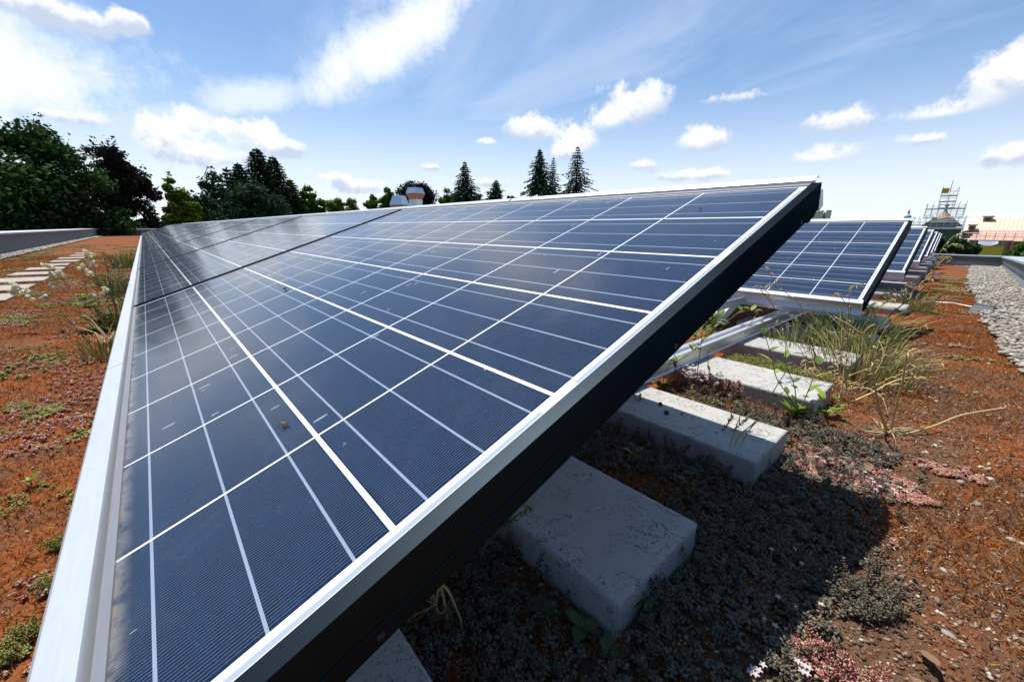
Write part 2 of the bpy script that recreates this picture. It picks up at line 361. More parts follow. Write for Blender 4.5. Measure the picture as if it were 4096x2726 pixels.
def soil_material():
    m, b = newmat('moss_and_soil'); co = objco()
    n1 = NOI(co, 2.3, 6, 0.6); n2 = NOI(co, 13, 6, 0.62); n3 = NOI(co, 90, 4, 0.6)
    sxx = nt.nodes.new('ShaderNodeSeparateXYZ'); nt.links.new(co, sxx.inputs[0])
    xs_ = MR(sxx.outputs[0], -0.1, 0.15, 0.02, M_('MULTIPLY', MR(sxx.outputs[1], 3.0, 1.2), -0.045))
    rust = MIX(M_('ADD', M_('MULTIPLY', n3, 0.6), M_('MULTIPLY', NOI(co, 24, 5, 0.7), 0.4)), (0.03, 0.010, 0.004, 1), (0.42, 0.120, 0.028, 1))
    soil = MIX(n3, (0.035, 0.018, 0.010, 1), (0.20, 0.110, 0.062, 1))
    c = MIX(MR(M_('ADD', M_('ADD', M_('MULTIPLY', n1, 0.55), M_('MULTIPLY', n2, 0.45)), xs_), 0.40, 0.57), soil, rust)
    grn = MR(NOI(co, 3.7, 5, 0.6), 0.64, 0.74)
    c = MIX(M_('MULTIPLY', grn, 0.55), c, MIX(n3, (0.06, 0.07, 0.02, 1), (0.24, 0.22, 0.09, 1)))
    v = nt.nodes.new('ShaderNodeTexVoronoi'); v.inputs['Scale'].default_value = 55; inp(v.inputs['Vector'], co)
    sv = nt.nodes.new('ShaderNodeSeparateColor'); nt.links.new(v.outputs['Color'], sv.inputs[0])
    st = M_('MULTIPLY', M_('LESS_THAN', v.outputs['Distance'], 0.30), M_('GREATER_THAN', sv.outputs[0], 0.90))
    c = MIX(M_('MULTIPLY', st, 0.35), c, MIX(sv.outputs[1], (0.16, 0.12, 0.10, 1), (0.48, 0.42, 0.34, 1)))
    P(b, Base_Color=c, Roughness=0.95); b.inputs['Specular IOR Level'].default_value = 0.15
    bump(b, M_('ADD', n3, M_('MULTIPLY', n2, 0.8)), 1.0, 0.008)
    return m
M_SOIL = soil_material()
def gravel_material():
    m, b = newmat('pebble_bed'); co = objco()
    v = nt.nodes.new('ShaderNodeTexVoronoi'); v.inputs['Scale'].default_value = 42; inp(v.inputs['Vector'], co)
    sv = nt.nodes.new('ShaderNodeSeparateColor'); nt.links.new(v.outputs['Color'], sv.inputs[0])
    c = ramp(sv.outputs[0], [(0, (0.15, 0.14, 0.13)), (0.3, (0.36, 0.34, 0.30)), (0.7, (0.50, 0.47, 0.42)), (1, (0.62, 0.60, 0.56))])
    e = MR(v.outputs['Distance'], 0.35, 0.7)
    c = MIX(M_('MULTIPLY', e, 0.7), c, (0.06, 0.055, 0.05, 1))
    P(b, Base_Color=c, Roughness=0.85); bump(b, M_('SUBTRACT', 1.0, v.outputs['Distance']), 1.0, 0.02)
    return m
M_GRAVEL = gravel_material()
M_PEB = island('river_pebbles', [(0, (0.12, 0.11, 0.10)), (0.25, (0.24, 0.22, 0.19)), (0.5, (0.34, 0.31, 0.26)), (0.75, (0.41, 0.38, 0.33)), (0.9, (0.30, 0.21, 0.15)), (1, (0.60, 0.58, 0.54))], 0.7)
M_CHIP = island('stone_chips', [(0, (0.05, 0.026, 0.016)), (0.35, (0.14, 0.066, 0.038)), (0.66, (0.26, 0.135, 0.078)), (0.78, (0.19, 0.165, 0.14)), (0.89, (0.34, 0.25, 0.17)), (0.95, (0.50, 0.42, 0.32)), (1, (0.60, 0.55, 0.46))], 0.85)
M_MOSS = island('rust_moss', [(0, (0.06, 0.024, 0.006)), (0.35, (0.20, 0.055, 0.009)), (0.7, (0.38, 0.118, 0.018)), (0.93, (0.46, 0.17, 0.02)), (1, (0.50, 0.34, 0.10))], 0.8, 0.25)
M_TWIG = island('dead_thatch', [(0, (0.07, 0.05, 0.035)), (0.5, (0.22, 0.16, 0.10)), (1, (0.48, 0.38, 0.24))], 0.85)
M_SEDG = island('grey_green_stonecrop', [(0, (0.065, 0.052, 0.038)), (0.5, (0.14, 0.120, 0.085)), (0.85, (0.21, 0.195, 0.14)), (1, (0.19, 0.11, 0.085))], 0.6, 0.1)
M_SEDP = island('pink_stonecrop', [(0, (0.24, 0.05, 0.045)), (0.35, (0.48, 0.14, 0.13)), (0.62, (0.56, 0.28, 0.24)), (0.82, (0.36, 0.36, 0.16)), (1, (0.70, 0.54, 0.48))], 0.55, 0.15)
M_SEDY = island('yellow_green_stonecrop', [(0, (0.10, 0.13, 0.02)), (0.5, (0.25, 0.29, 0.06)), (0.85, (0.40, 0.40, 0.12)), (1, (0.42, 0.20, 0.08))], 0.55, 0.15)
M_PETAL = island('white_petals', [(0, (0.52, 0.45, 0.45)), (0.7, (0.62, 0.59, 0.57)), (1, (0.58, 0.42, 0.42))], 0.6, 0.2)
M_GRASS = island('green_blades', [(0, (0.07, 0.16, 0.025)), (0.5, (0.18, 0.31, 0.05)), (0.85, (0.36, 0.42, 0.10)), (1, (0.58, 0.50, 0.22))], 0.5, 0.3)
M_FRINGE = island('yellow_green_blades', [(0, (0.12, 0.20, 0.03)), (0.5, (0.26, 0.34, 0.06)), (0.85, (0.42, 0.44, 0.12)), (1, (0.58, 0.50, 0.24))], 0.6, 0.4)
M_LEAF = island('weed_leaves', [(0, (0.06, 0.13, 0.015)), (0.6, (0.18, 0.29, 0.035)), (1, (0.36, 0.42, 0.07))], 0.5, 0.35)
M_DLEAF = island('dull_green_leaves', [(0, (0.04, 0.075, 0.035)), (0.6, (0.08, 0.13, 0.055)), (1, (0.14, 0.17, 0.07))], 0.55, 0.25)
M_STRAW = island('dry_straw', [(0, (0.34, 0.23, 0.10)), (0.5, (0.52, 0.38, 0.18)), (1, (0.64, 0.52, 0.30))], 0.7, 0.15)
M_STALK = simple('golden_stalk', (0.55, 0.38, 0.15), 0.6, scale=60)
M_REDST = simple('reddish_stem', (0.24, 0.14, 0.08), 0.6, scale=60)
M_GRST = simple('green_stem', (0.17, 0.20, 0.07), 0.6, scale=60)
M_CAMP = island('campion_bladders', [(0, (0.66, 0.62, 0.40)), (0.6, (0.78, 0.75, 0.54)), (1, (0.84, 0.82, 0.66))], 0.6, 0.5)
M_PURP = island('magenta_petals', [(0, (0.35, 0.06, 0.28)), (1, (0.55, 0.16, 0.42))], 0.6, 0.3)
M_DEAD = island('dead_leaf', [(0, (0.16, 0.09, 0.05)), (1, (0.30, 0.18, 0.11))], 0.8, 0.2)
M_SPRIG = island('brown_sprig', [(0, (0.10, 0.075, 0.06)), (0.6, (0.17, 0.13, 0.10)), (1, (0.10, 0.14, 0.05))], 0.8)

# ------------------------------------------------------------------ the roof ground
def drop(y): return -0.0165*max(0.0, y-5.0)
def gz(x, y): return -0.212 + drop(y)
def par_x(y): return 0.60 + 0.0155*(y-5.0)          # inner face of the right parapet
def grav_x(y):                                      # where moss gives way to pebbles
    pts = [(-3, 0.47), (2.0, 0.43), (2.5, 0.39), (3.05, 0.365), (3.8, 0.32), (4.6, 0.31), (6.3, 0.26), (10, 0.26), (14.5, 0.3)]
    for (a, b), (c, d) in zip(pts, pts[1:]):
        if a <= y <= c: return b+(d-b)*(y-a)/(c-a)
    return 0.35
def axis(stops):
    out = []
    for (a, b, st) in stops:
        n = max(1, int(round((b-a)/st))); out += list(np.linspace(a, b, n, endpoint=False))
    return out + [stops[-1][1]]
xs = axis([(-31, -10, 0.35), (-10, -4, 0.12), (-4, -1.6, 0.03), (-1.6, 0.75, 0.012)])
ys = axis([(-1.62, -0.9, 0.03), (-0.9, 1.2, 0.014), (1.2, 3.2, 0.03), (3.2, 6, 0.07), (6, 14.6, 0.25)])
def rough_h(x, y):
    s = 1.0 if (x > -4 and y < 5) else 0.5
    return (noise.noise((x*2.1, y*2.1, 0.3))*0.012 + noise.noise((x*9, y*9, 1.7))*0.008 + noise.noise((x*34, y*34, 4.2))*0.0045)*s
V = []; nx, ny = len(xs), len(ys)
for y in ys:
    g_ = gz(0, y)
    for x in xs:
        xx = x
        V.append((xx, y, g_ + rough_h(x, y)))
idx = np.arange(nx*ny).reshape(ny, nx)
F = np.stack([idx[:-1, :-1], idx[:-1, 1:], idx[1:, 1:], idx[1:, :-1]], -1).reshape(-1, 4)
o = npmesh('roof_ground', V, F, M_SOIL, smooth=True); tag(o, kind='structure')
M_WALLB = simple('rendered_wall', (0.42, 0.41, 0.38), 0.85, scale=3)
b_ = MB(); b_.box((-31.5, -1.95, -8), (1.25, 14.95, -0.36)); tag(b_.build('roof_slab', M_WALLB), kind='structure')
# gravel strips
def strip(name, pts_in, pts_out, n=60):
    mb = MB(); m_ = len(pts_in); k = 0
    for i in range(m_-1):
        mb.add([(*pts_in[i], gz(0, pts_in[i][1])+0.012), (*pts_out[i], gz(0, pts_out[i][1])+0.012), (*pts_out[i+1], gz(0, pts_out[i+1][1])+0.012), (*pts_in[i+1], gz(0, pts_in[i+1][1])+0.012)], [(0, 1, 2, 3)])
    return mb.build(name, M_GRAVEL)
yy = np.linspace(-1.6, 14.3, 80)
o = strip('gravel_strip', [(grav_x(y)+0.03*noise.noise((y*5, 0, 0))+0.03, y) for y in yy], [(par_x(y)+0.01, y) for y in yy]); tag(o, kind='structure')
xx_ = np.linspace(-30, 0.4, 120)
o = strip('gravel_strip', [(x, -1.39+0.035*noise.noise((x*2, 3, 0))) for x in xx_], [(x, -1.605) for x in xx_]); tag(o, kind='structure')
# land far below
M_LAND = simple('park_ground', (0.06, 0.085, 0.03), 0.95, scale=0.05)
mb = MB(); mb.add([(-3000, -3000, -8), (3000, -3000, -8), (3000, 3000, -8), (-3000, 3000, -8)], [(0, 1, 2, 3)])
tag(mb.build('ground', M_LAND), kind='structure')

# ------------------------------------------------------------------ parapets
def parapet_mat():
    m, b = newmat('grey_render'); co = objco(); n = NOI(co, 3, 5)
    mp_ = nt.nodes.new('ShaderNodeMapping'); mp_.inputs['Scale'].default_value = (6, 6, 0.6); nt.links.new(co, mp_.inputs[0])
    n2 = NOI(mp_.outputs[0], 3, 4)
    c = MIX(n, (0.11, 0.135, 0.145, 1), (0.15, 0.175, 0.185, 1)); c = MIX(MR(n2, 0.5, 0.75, 0, 0.4), c, (0.06, 0.06, 0.055, 1))
    P(b, Base_Color=c, Roughness=0.75); bump(b, NOI(co, 60, 4), 0.3, 0.003)
    return m
M_PAR = parapet_mat()
M_PARU = simple('grey_coping_fascia', (0.10, 0.12, 0.125), 0.6, scale=4)
M_PARL = simple('pale_wall_skirt', (0.26, 0.28, 0.285), 0.7, scale=4)
M_COPE = metal('coping_metal', (0.52, 0.54, 0.58), 0.45, 0.5)
# left wall: runs along the front of the roof
pl = empty('parapet_wall', (0, -1.6, -0.2)); tag(pl, 'long dark grey parapet behind the stepping slabs, pale metal coping on top', 'wall')
mb = MB(); mb.box((-30.6, -0.30, -0.25), (1.3, 0, 0.285)); mb.build('wall', M_PAR, pl)
mb = MB()
for i in range(11): mb.box((-30.6+i*2.9, -0.36, 0.285), (-30.6+(i+1)*2.9-0.006, 0.035, 0.315))
mb.build('coping', M_COPE, pl, bevel=0.004)
pe = empty('parapet_wall', (-28, -1.6, -0.2)); tag(pe, 'short grey end parapet closing the roof at the far left of the panel row', 'wall')
mb = MB(); mb.box((-0.3, 0.04, -0.25), (0, 16, 0.285)); mb.build('wall', M_PAR, pe)
mb = MB(); mb.box((-0.36, 0.04, 0.285), (0.035, 15.5, 0.345)); mb.build('coping', M_ALU, pe)
# right wall: pale skirt, darker flashing above, coping
pr = empty('parapet_wall', (par_x(5), 5, -0.2)); tag(pr, 'grey sheet metal parapet along the pebble strip at right', 'wall')
def ribbon(mb, f0, f1, z0f, z1f, ya, yb, n=12, side=1):
    """slab between x=f0(y) and x=f1(y), from z0f(y) to z1f(y), y relative to the wall's own origin"""
    o_ = pr.location
    for i in range(n):
        a = ya+(yb-ya)*i/n; c = ya+(yb-ya)*(i+1)/n - (0.004 if i < n-1 else 0)
        vs = []
        for y in (a, c):
            for x, z in ((f0(y), z0f(y)), (f1(y), z0f(y)), (f1(y), z1f(y)), (f0(y), z1f(y))): vs.append((x-o_.x, y-o_.y, z-o_.z))
        mb.add(vs, [(0, 1, 2, 3), (7, 6, 5, 4), (0, 4, 5, 1), (1, 5, 6, 2), (2, 6, 7, 3), (3, 7, 4, 0)])
ptop = lambda y: 0.030 - 0.0205*max(0, y-6.5)
mb = MB(); ribbon(mb, par_x, lambda y: par_x(y)+0.3, lambda y: -0.6, lambda y: ptop(y)-0.13, -1.5, 14.02); mb.build('skirt', M_PARL, pr)
mb = MB(); ribbon(mb, lambda y: par_x(y)-0.018, lambda y: par_x(y)+0.3, lambda y: ptop(y)-0.13, lambda y: ptop(y)-0.022, -1.5, 14.0, 10); mb.build('flashing', M_PARU, pr)
mb = MB(); ribbon(mb, lambda y: par_x(y)-0.045, lambda y: par_x(y)+0.34, lambda y: ptop(y)-0.022, ptop, -1.5, 13.96, 6); mb.build('coping', M_COPE, pr)
pf = empty('parapet_wall', (-1, 14.0, -0.3)); tag(pf, 'low grey parapet across the far end of the roof behind the panel rows', 'wall')
zt = ptop(14.0)+0.3
mb = MB(); mb.box((-29, 0.02, -0.3), (1.72, 0.32, zt-0.13)); mb.build('skirt', M_PARL, pf)
mb = MB(); mb.box((-29, 0.0, zt-0.13), (1.70, 0.32, zt-0.022)); mb.build('flashing', M_PARU, pf)
mb = MB(); mb.box((-29, -0.03, zt-0.022), (2.08, 0.36, zt+0.001)); mb.build('coping', M_COPE, pf)

# ------------------------------------------------------------------ solar modules
DR = 2.0919
ML = 9*PU                       # cell field length
MW = 1.485                      # module pitch
def make_module():
    e = empty('solar_panel')
    for y in (0.12, 0.47, 0.865):
        mb = MB(); mb.tube([(0.0245, y, -0.0345), (0.0254, y, -0.0345)], 0.0028, 10); mb.build('bolt_hole', M_BLACK, e)
    mb = MB(); mb.add([(-ML-0.0118, 0.0, 0), (0.0118, 0.0, 0), (0.0118, 0.948, 0), (-ML-0.0118, 0.948, 0)], [(0, 1, 2, 3)])
    mb.build('glass_pane', M_PANE, e)
    for s_ in (1, -1):          # end profiles of the frame
        mb = MB(); xo = 0.0250; xi = 0.0110; h = 0.0022
        X = (lambda x: x) if s_ == 1 else (lambda x: -ML-x)
        prof = [(xi, h), (xo, h), (xo, -0.0255), (xo-0.0015, -0.0262), (xo-0.0015, -0.0272), (xo, -0.028), (xo, -0.0415), (xi-0.008, -0.0415), (xi-0.008, -0.039), (xo-0.003, -0.039), (xo-0.003, -0.006), (xi, -0.006)]
        k = len(mb.v); n = len(prof)
        for y in (-0.0015, 0.9545):
            for x, z in prof: mb.v.append((X(x), y, z))
        for i in range(n):
            j = (i+1) % n; mb.f.append((k+i, k+j, k+n+j, k+n+i) if s_ == 1 else (k+n+i, k+n+j, k+j, k+i))
        mb.f.append(tuple(range(k, k+n))[::s_]); mb.f.append(tuple(range(k+n, k+2*n))[::-s_])
        mb.build('end_frame', M_FRAME, e)
    mb = MB(); mb.box((-ML-0.0108, -0.0012, -0.041), (0.0108, 0.0055, 0.0020)); mb.box((-ML-0.0108, 0.0055, -0.041), (0.0108, 0.024, -0.0385))
    mb.build('lower_frame', M_FLIP, e)
    mb = MB(); mb.box((-ML-0.0108, 0.9435, -0.041), (0.0108, 0.9545, 0.0020)); mb.build('upper_frame', M_FLIP, e)
    mb = MB(); mb.add([(-ML-0.0108, 0.0, -0.006), (0.0108, 0.0, -0.006), (0.0108, 0.94, -0.006), (-ML-0.0108, 0.94, -0.006)], [(3, 2, 1, 0)])
    mb.build('back_sheet', simple('white_backsheet', (0.55, 0.55, 0.54), 0.6, scale=5), e)
    mb = MB(); mb.box((-ML/2-0.06, 0.80, -0.028), (-ML/2+0.06, 0.90, -0.0065)); mb.build('junction_box', M_BLACK, e, bevel=0.004)
    return e
proto = make_module()
def copy_tree(o, parent=None):
    c = o.copy(); COL.objects.link(c)
    if parent is not None: c.parent = parent
    for ch in list(o.children): copy_tree(ch, c)
    return c
def row_dx(k): return 0.0 if k == 0 else (-0.043 if k == 1 else -0.043-0.052*(k-1))
ordw = ['first', 'second', 'third', 'fourth', 'fifth', 'sixth', 'seventh', 'eighth', 'ninth', 'tenth', 'eleventh', 'twelfth', 'thirteenth', 'fourteenth']
used = False
for k in range(7):
    xs_ = []
    if k == 0:
        xs_ = [-(m*MW) for m in range(10)] + [-(10*MW+0.12+m*MW) for m in range(4)]
    elif k == 1: xs_ = [-(m*MW) for m in range(3)]
    else: xs_ = [-(m*MW) for m in range(2)]
    for m, x in enumerate(xs_):
        o = copy_tree(proto) if used else proto; used = True
        o.location = (x+row_dx(k), DR*k, 0); o.rotation_euler = (AL, 0, 0)
        if k == 0:
            if m == 0: lab = 'huge blue solar panel filling the foreground, nearest to the camera'
            elif m == 1: lab = 'blue solar panel just beyond the foreground one, pale with reflected sky'
            else: lab = f'blue solar panel, {ordw[m]} in line along the foreground row counting from the near end'
        else:
            lab = f'solar panel at the open right end of the {ordw[k]} row back' if m == 0 else f'solar panel {ordw[m]} from the right end of the {ordw[k]} row back'
        tag(o, lab, 'solar panel', 'solar panels')

# ------------------------------------------------------------------ mounting structure of each row
def arc(cx, cz, r, a0, a1, n=8): return [(cx+r*math.cos(R(a0+(a1-a0)*i/n)), cz+r*math.sin(R(a0+(a1-a0)*i/n))) for i in range(n+1)]
for k in range(7):
    x1 = 0.019; x0 = {0: -14.86, 1: -4.45}.get(k, -2.97)
    lab = 'aluminium rails and struts carrying the big foreground panel row' if k == 0 else f'aluminium rails and struts carrying the {ordw[k]} panel row back'
    e = empty('mounting_frame', (row_dx(k), DR*k, 0), (AL, 0, 0)); tag(e, lab, 'panel mount', 'mounting frames under the panel rows')
    segs = [(x0, x1)] if k else [(-0.745, x1), (x0, -0.748)]
    mb = MB()
    for a, b in segs:
        # gutter-like clamp rail: top strip, hollow face, ridged foot
        out = [(-0.0050, 0.0065), (-0.027, 0.0065), (-0.0305, 0.004), (-0.0285, 0.0005)] + [(-0.0275+0.012*math.sin(math.pi*t/8), 0.0-0.046*t/8) for t in range(0, 9)] + [(-0.032, -0.0485), (-0.032, -0.052), (-0.028, -0.0525), (-0.028, -0.0555), (-0.034, -0.0575), (-0.034, -0.062), (-0.003, -0.062), (-0.003, -0.0425), (-0.0050, -0.0425)]
        mb.extrude(out, a, b)
    mb.build('lower_clamp_rail', M_ALU, e)
    mb = MB()
    for a, b in segs:
        top = [(0.9565, 0.0035), (0.9575, 0.0060), (0.9620, 0.0080), (0.9670, 0.0095), (0.9720, 0.0098), (0.9760, 0.0080), (0.9775, 0.0045), (0.9755, 0.0045), (0.9720, 0.0072), (0.9670, 0.0070), (0.962, 0.003), (0.962, -0.045), (0.9565, -0.045)]
        mb.extrude(top, a, b-0.004)
    mb.build('upper_clamp_rail', M_ALU, e)
    mb = MB(); hook = [(0.963, -0.010), (0.972, -0.020)] + arc(0.966, -0.043, 0.016, 20, -110, 8) + [(0.952, -0.060), (0.940, -0.060), (0.936, -0.050), (0.944, -0.0425), (0.9625, -0.0425)]
    mb.extrude(hook, x0, x1-0.003); mb.build('rear_hook_rail', M_FRAME, e)
    mb = MB(); mb.add([(0.021, 0.958, -0.012), (0.021, 0.985, -0.016), (0.021, 0.998, -0.048), (0.021, 0.975, -0.052), (0.0195, 0.958, -0.012), (0.0195, 0.985, -0.016), (0.0195, 0.998, -0.048), (0.0195, 0.975, -0.052)], [(0, 1, 2, 3), (7, 6, 5, 4), (0, 4, 5, 1), (1, 5, 6, 2), (2, 6, 7, 3), (3, 7, 4, 0)])
    mb.build('end_plate', M_STEEL, e)
    for bx in [-0.445 - i*MW for i in range({0: 10, 1: 3}.get(k, 2))]:
        # C-channel beam below the panels
        mb = MB(); x_a, x_b = bx-0.02, bx+0.02; pr_ = [(x_a, -0.044), (x_b, -0.044), (x_b, -0.084), (x_b-0.008, -0.084), (x_b-0.008, -0.080), (x_b-0.004, -0.079), (x_b-0.004, -0.049), (x_a+0.004, -0.049), (x_a+0.004, -0.079), (x_a+0.008, -0.080), (x_a+0.008, -0.084), (x_a, -0.084)]
        kk = len(mb.v); n = len(pr_)
        for y in ((-0.19 if k else 0.03), 0.97):
            for x, z in pr_: mb.v.append((x, y, z))
        for i in range(n): j = (i+1) % n; mb.f.append((kk+i, kk+j, kk+n+j, kk+n+i))
        mb.f.append(tuple(range(kk, kk+n))); mb.f.append(tuple(range(kk+n, kk+2*n)))
        mb.build('tilted_beam', M_ALU, e)
    for bx in [-0.395 - i*MW for i in range({0: 6, 1: 3}.get(k, 2))]:
        Mi = Matrix.Rotation(-AL, 4, 'X')
        o_ = 0.0 if k else 0.36
        mb = MB(); mb.box((bx, -0.31+o_, -0.12), (bx+0.005, -0.27+o_, 0.005 if k else -0.03), Mi); mb.box((bx-0.012, -0.325+o_, -0.115), (bx+0.03, -0.255+o_, -0.108), Mi)
        if k: mb.box((bx, -0.27, -0.065), (bx+0.004, 0.02, -0.032), Mi)
        mb.build('front_bracket', M_STEEL, e)
        mb = MB(); mb.tube([Mi @ Vector((bx-0.002, -0.29+o_, -0.05)), Mi @ Vector((bx+0.012, -0.29+o_, -0.05))], 0.009, 6); mb.tube([Mi @ Vector((bx+0.004, -0.29+o_, -0.075)), Mi @ Vector((bx+0.0065, -0.29+o_, -0.075))], 0.006, 10)
        mb.build('bolt', M_ALU2, e)
        mb = MB(); mb.box((bx-0.018, 0.80, -0.12), (bx+0.018, 0.835, 0.235), Mi); mb.build('rear_post', M_ALU2, e)
# base rails over the slabs
for i, bx in enumerate((-0.331, -1.816, -3.301)):
    prof = [(-0.021, 0.0), (0.021, 0.0), (0.024, 0.003), (0.019, 0.008), (0.019, 0.034), (0.024, 0.039), (0.024, 0.047), (0.009, 0.047), (0.009, 0.041), (0.004, 0.036), (-0.004, 0.036), (-0.009, 0.041), (-0.009, 0.047), (-0.024, 0.047), (-0.024, 0.039), (-0.019, 0.034), (-0.019, 0.008), (-0.024, 0.003)]
    mb = MB(); n = len(prof)
    for y in (-0.05, 13.5):
        for x, z in prof: mb.v.append((x, y, z))
    for a in range(n): b = (a+1) % n; mb.f.append((a, b, n+b, n+a))
    mb.f.append(tuple(range(n))); mb.f.append(tuple(range(n, 2*n)))
    o = mb.build('base_rail', M_ALU2); o.location = (bx, 0, -0.159)
    tag(o, ['grooved aluminium rail lying across the concrete slabs, in sunlight between rows', 'grooved aluminium rail under the foreground panel seam, second from the right ends', 'grooved aluminium rail under the third foreground panel, farthest of the base rails'][i], 'rail', 'base rails on the slabs')

# ------------------------------------------------------------------ concrete slabs
slab_y = [(-0.03, 0.190, 'concrete slab at the bottom edge under the big panel, mostly hidden'),
          (0.384, 0.583, 'pitted concrete slab in full shade beneath the big panel'),
          (0.820, 1.012, 'concrete slab half in shade with a dark pebble on it'),
          (1.240, 1.440, 'sunlit concrete slab with a leafy weed at its front corner'),
          (1.690, 1.880, 'shaded concrete slab behind the flowering weeds and green grass'),
          (2.120, 2.300, 'concrete slab directly below the low edge of the second row'),
          (2.640, 2.880, 'bright slab end sticking out right of the second row'),
          (3.330, 3.530, 'shaded concrete slab under the upper half of the second row')]
import bmesh
def worn_block(name, Lx, Ly, h, st, m, seed, r_=0.0016, amp=0.0010):
    """concrete block with rounded, nibbled edges and slightly uneven faces"""
    bm = bmesh.new(); dims = (Lx, Ly, h/2)
    for ax in range(3):
        a, b = [i for i in range(3) if i != ax]; na, nb = max(2, int(2*dims[a]/st)), max(2, int(2*dims[b]/st))
        for sg in (-1, 1):
            g = []
            for i in range(na+1):
                row = []
                for j in range(nb+1):
                    p = [0, 0, 0]; p[ax] = sg*dims[ax]; p[a] = dims[a]*(2*i/na-1); p[b] = dims[b]*(2*j/nb-1); p = Vector(p)
                    q = Vector([max(-(dims[k]-r_), min(dims[k]-r_, p[k])) for k in range(3)]); d = p-q
                    e_ = sum(1 for k in range(3) if abs(p[k]) > dims[k]-r_*1.6)
                    w = q+(d.normalized()*r_ if d.length > 1e-9 else Vector((0, 0, 0)))
                    nz = noise.noise((w.x*22+seed, w.y*22, w.z*22)); n2_ = noise.noise((w.x*95+seed, w.y*95, w.z*95))
                    k_ = amp*(.25*nz+.2*n2_) - (amp*1.3*max(0, n2_*1.4+nz*.6-.12) if e_ > 1 else 0)
                    row.append(bm.verts.new(w+(d.normalized() if d.length > 1e-9 else Vector((0, 0, 1)))*k_+Vector((0, 0, h/2))))
                g.append(row)
            for i in range(na):
                for j in range(nb):
                    f = [g[i][j], g[i+1][j], g[i+1][j+1], g[i][j+1]]
                    if (sg < 0) != (ax == 1): f.reverse()
                    bm.faces.new(f)
    bmesh.ops.remove_doubles(bm, verts=bm.verts, dist=st*0.02)
    me = bpy.data.meshes.new(name); bm.to_mesh(me); bm.free(); me.materials.append(m); me.polygons.foreach_set('use_smooth', [True]*len(me.polygons))
    o = bpy.data.objects.new(name, me); COL.objects.link(o); return o
def slab(x1, y0, y1, zt, zb, lab, L=0.42):
    mb = MB(); cx, cy_ = x1-L/2, (y0+y1)/2
    n = 10; Lx, Ly, h = L/2, (y1-y0)/2, zt-zb
    near_ = y0 < 2.0; o = worn_block('concrete_slab', Lx, Ly, h, 0.0055 if near_ else 0.02, M_SLAB, y0*7); o.location = (cx, cy_, zb)
    tag(o, lab, 'concrete slab', 'concrete slabs under the panel rows'); return o
for i, (a, b, lab) in enumerate(slab_y):
    slab(0.03 if i != 6 else 0.012, a, b, -0.16, -0.215 - 0.01, lab, 0.42 if i < 5 else 0.5)
for k in range(2, 7):
    for j, (a, b) in enumerate(((-0.05, 0.22), (0.85, 1.05))):
        y = DR*k+a; slab(row_dx(k)+0.05, y, DR*k+b, -0.16, gz(0, y+0.2)-0.012, f'concrete slab under the {"low front" if j == 0 else "raised back"} edge of the {ordw[k]} row back', 0.5)
# stepping slabs on the left
for i, (x, y0, y1, w) in enumerate([(-3.74, -1.02, -0.625, .36), (-4.31, -1.02, -0.63, .36), (-4.93, -0.99, -0.62, .36), (-5.56, -0.91, -0.66, .3), (-6.17, -0.90, -0.64, .3), (-6.75, -0.84, -0.66, .3), (-7.40, -0.87, -0.63, .32), (-8.08, -0.88, -0.63, .32), (-8.75, -0.83, -0.66, .3), (-9.4, -0.83, -0.64, .3)]):
    mb = MB(); mb.box((-w/2, -(y1-y0)/2, -0.03), (w/2, (y1-y0)/2, 0.010)); o = mb.build('stepping_slab', M_STEP, bevel=0.004)
    o.location = (x, (y0+y1)/2, -0.205); o.rotation_euler = (0, 0, R(random.uniform(-3, 3)))
    tag(o, f'pale stepping slab in the rusty moss at left, {ordw[i]} nearest of the path', 'stepping slab', 'stepping slabs in the moss')
# dark drain cover in the pebbles with a lightning wire beside it
d0 = Vector((0.34, 3.93, gz(0, 4)))
e = empty('drain_cover', d0, (0, 0, R(-8))); tag(e, 'small black angular cover lying on the edge of the pebble strip', 'roof drain cover')
mb = MB(); vs = [(-.055, -.10, 0), (.055, -.10, 0), (.055, .10, 0), (-.055, .10, 0), (-.045, -.02, .05), (.045, -.04, .046), (.045, .06, .04), (-.045, .06, .052)]
mb.add(vs, [(3, 2, 1, 0), (4, 5, 6, 7), (0, 1, 5, 4), (1, 2, 6, 5), (2, 3, 7, 6), (3, 0, 4, 7)]); mb.build('cover', simple('dark_plastic', (0.03, 0.04, 0.045), 0.5), e, bevel=0.004)
mb = MB(); mb.box((-.07, -.115, -0.002), (.07, .115, 0.006)); mb.build('foot_plate', M_BLACK, e)
mb = MB(); pts = [(0.05, 3.92), (0.2, 3.93), (0.34, 3.9), (0.42, 3.85), (0.5, 3.72), (0.58, 3.6)]
mb.tube([(x, y, gz(0, y)+0.035+0.01*math.sin(i*2)) for i, (x, y) in enumerate(pts)], 0.0035, 6)
tag(mb.build('lightning_wire', M_ALU2, smooth=True), 'thin grey wire running over the pebbles past the black cover', 'wire')
# cable duct end far back
e = Vector((-0.02, 7.4, gz(0, 7.4)+0.03)); mb = MB()
mb.lathe([(0.035, 0), (0.035, 0.05), (0.028, 0.05), (0.028, 0.0)], (0, 0, 0), 12); o = mb.build('pipe_end', M_ALU2); o.location = e; o.rotation_euler = (R(75), 0, R(20))
tag(o, 'small round pipe mouth lying in the moss beside the far rows', 'pipe')

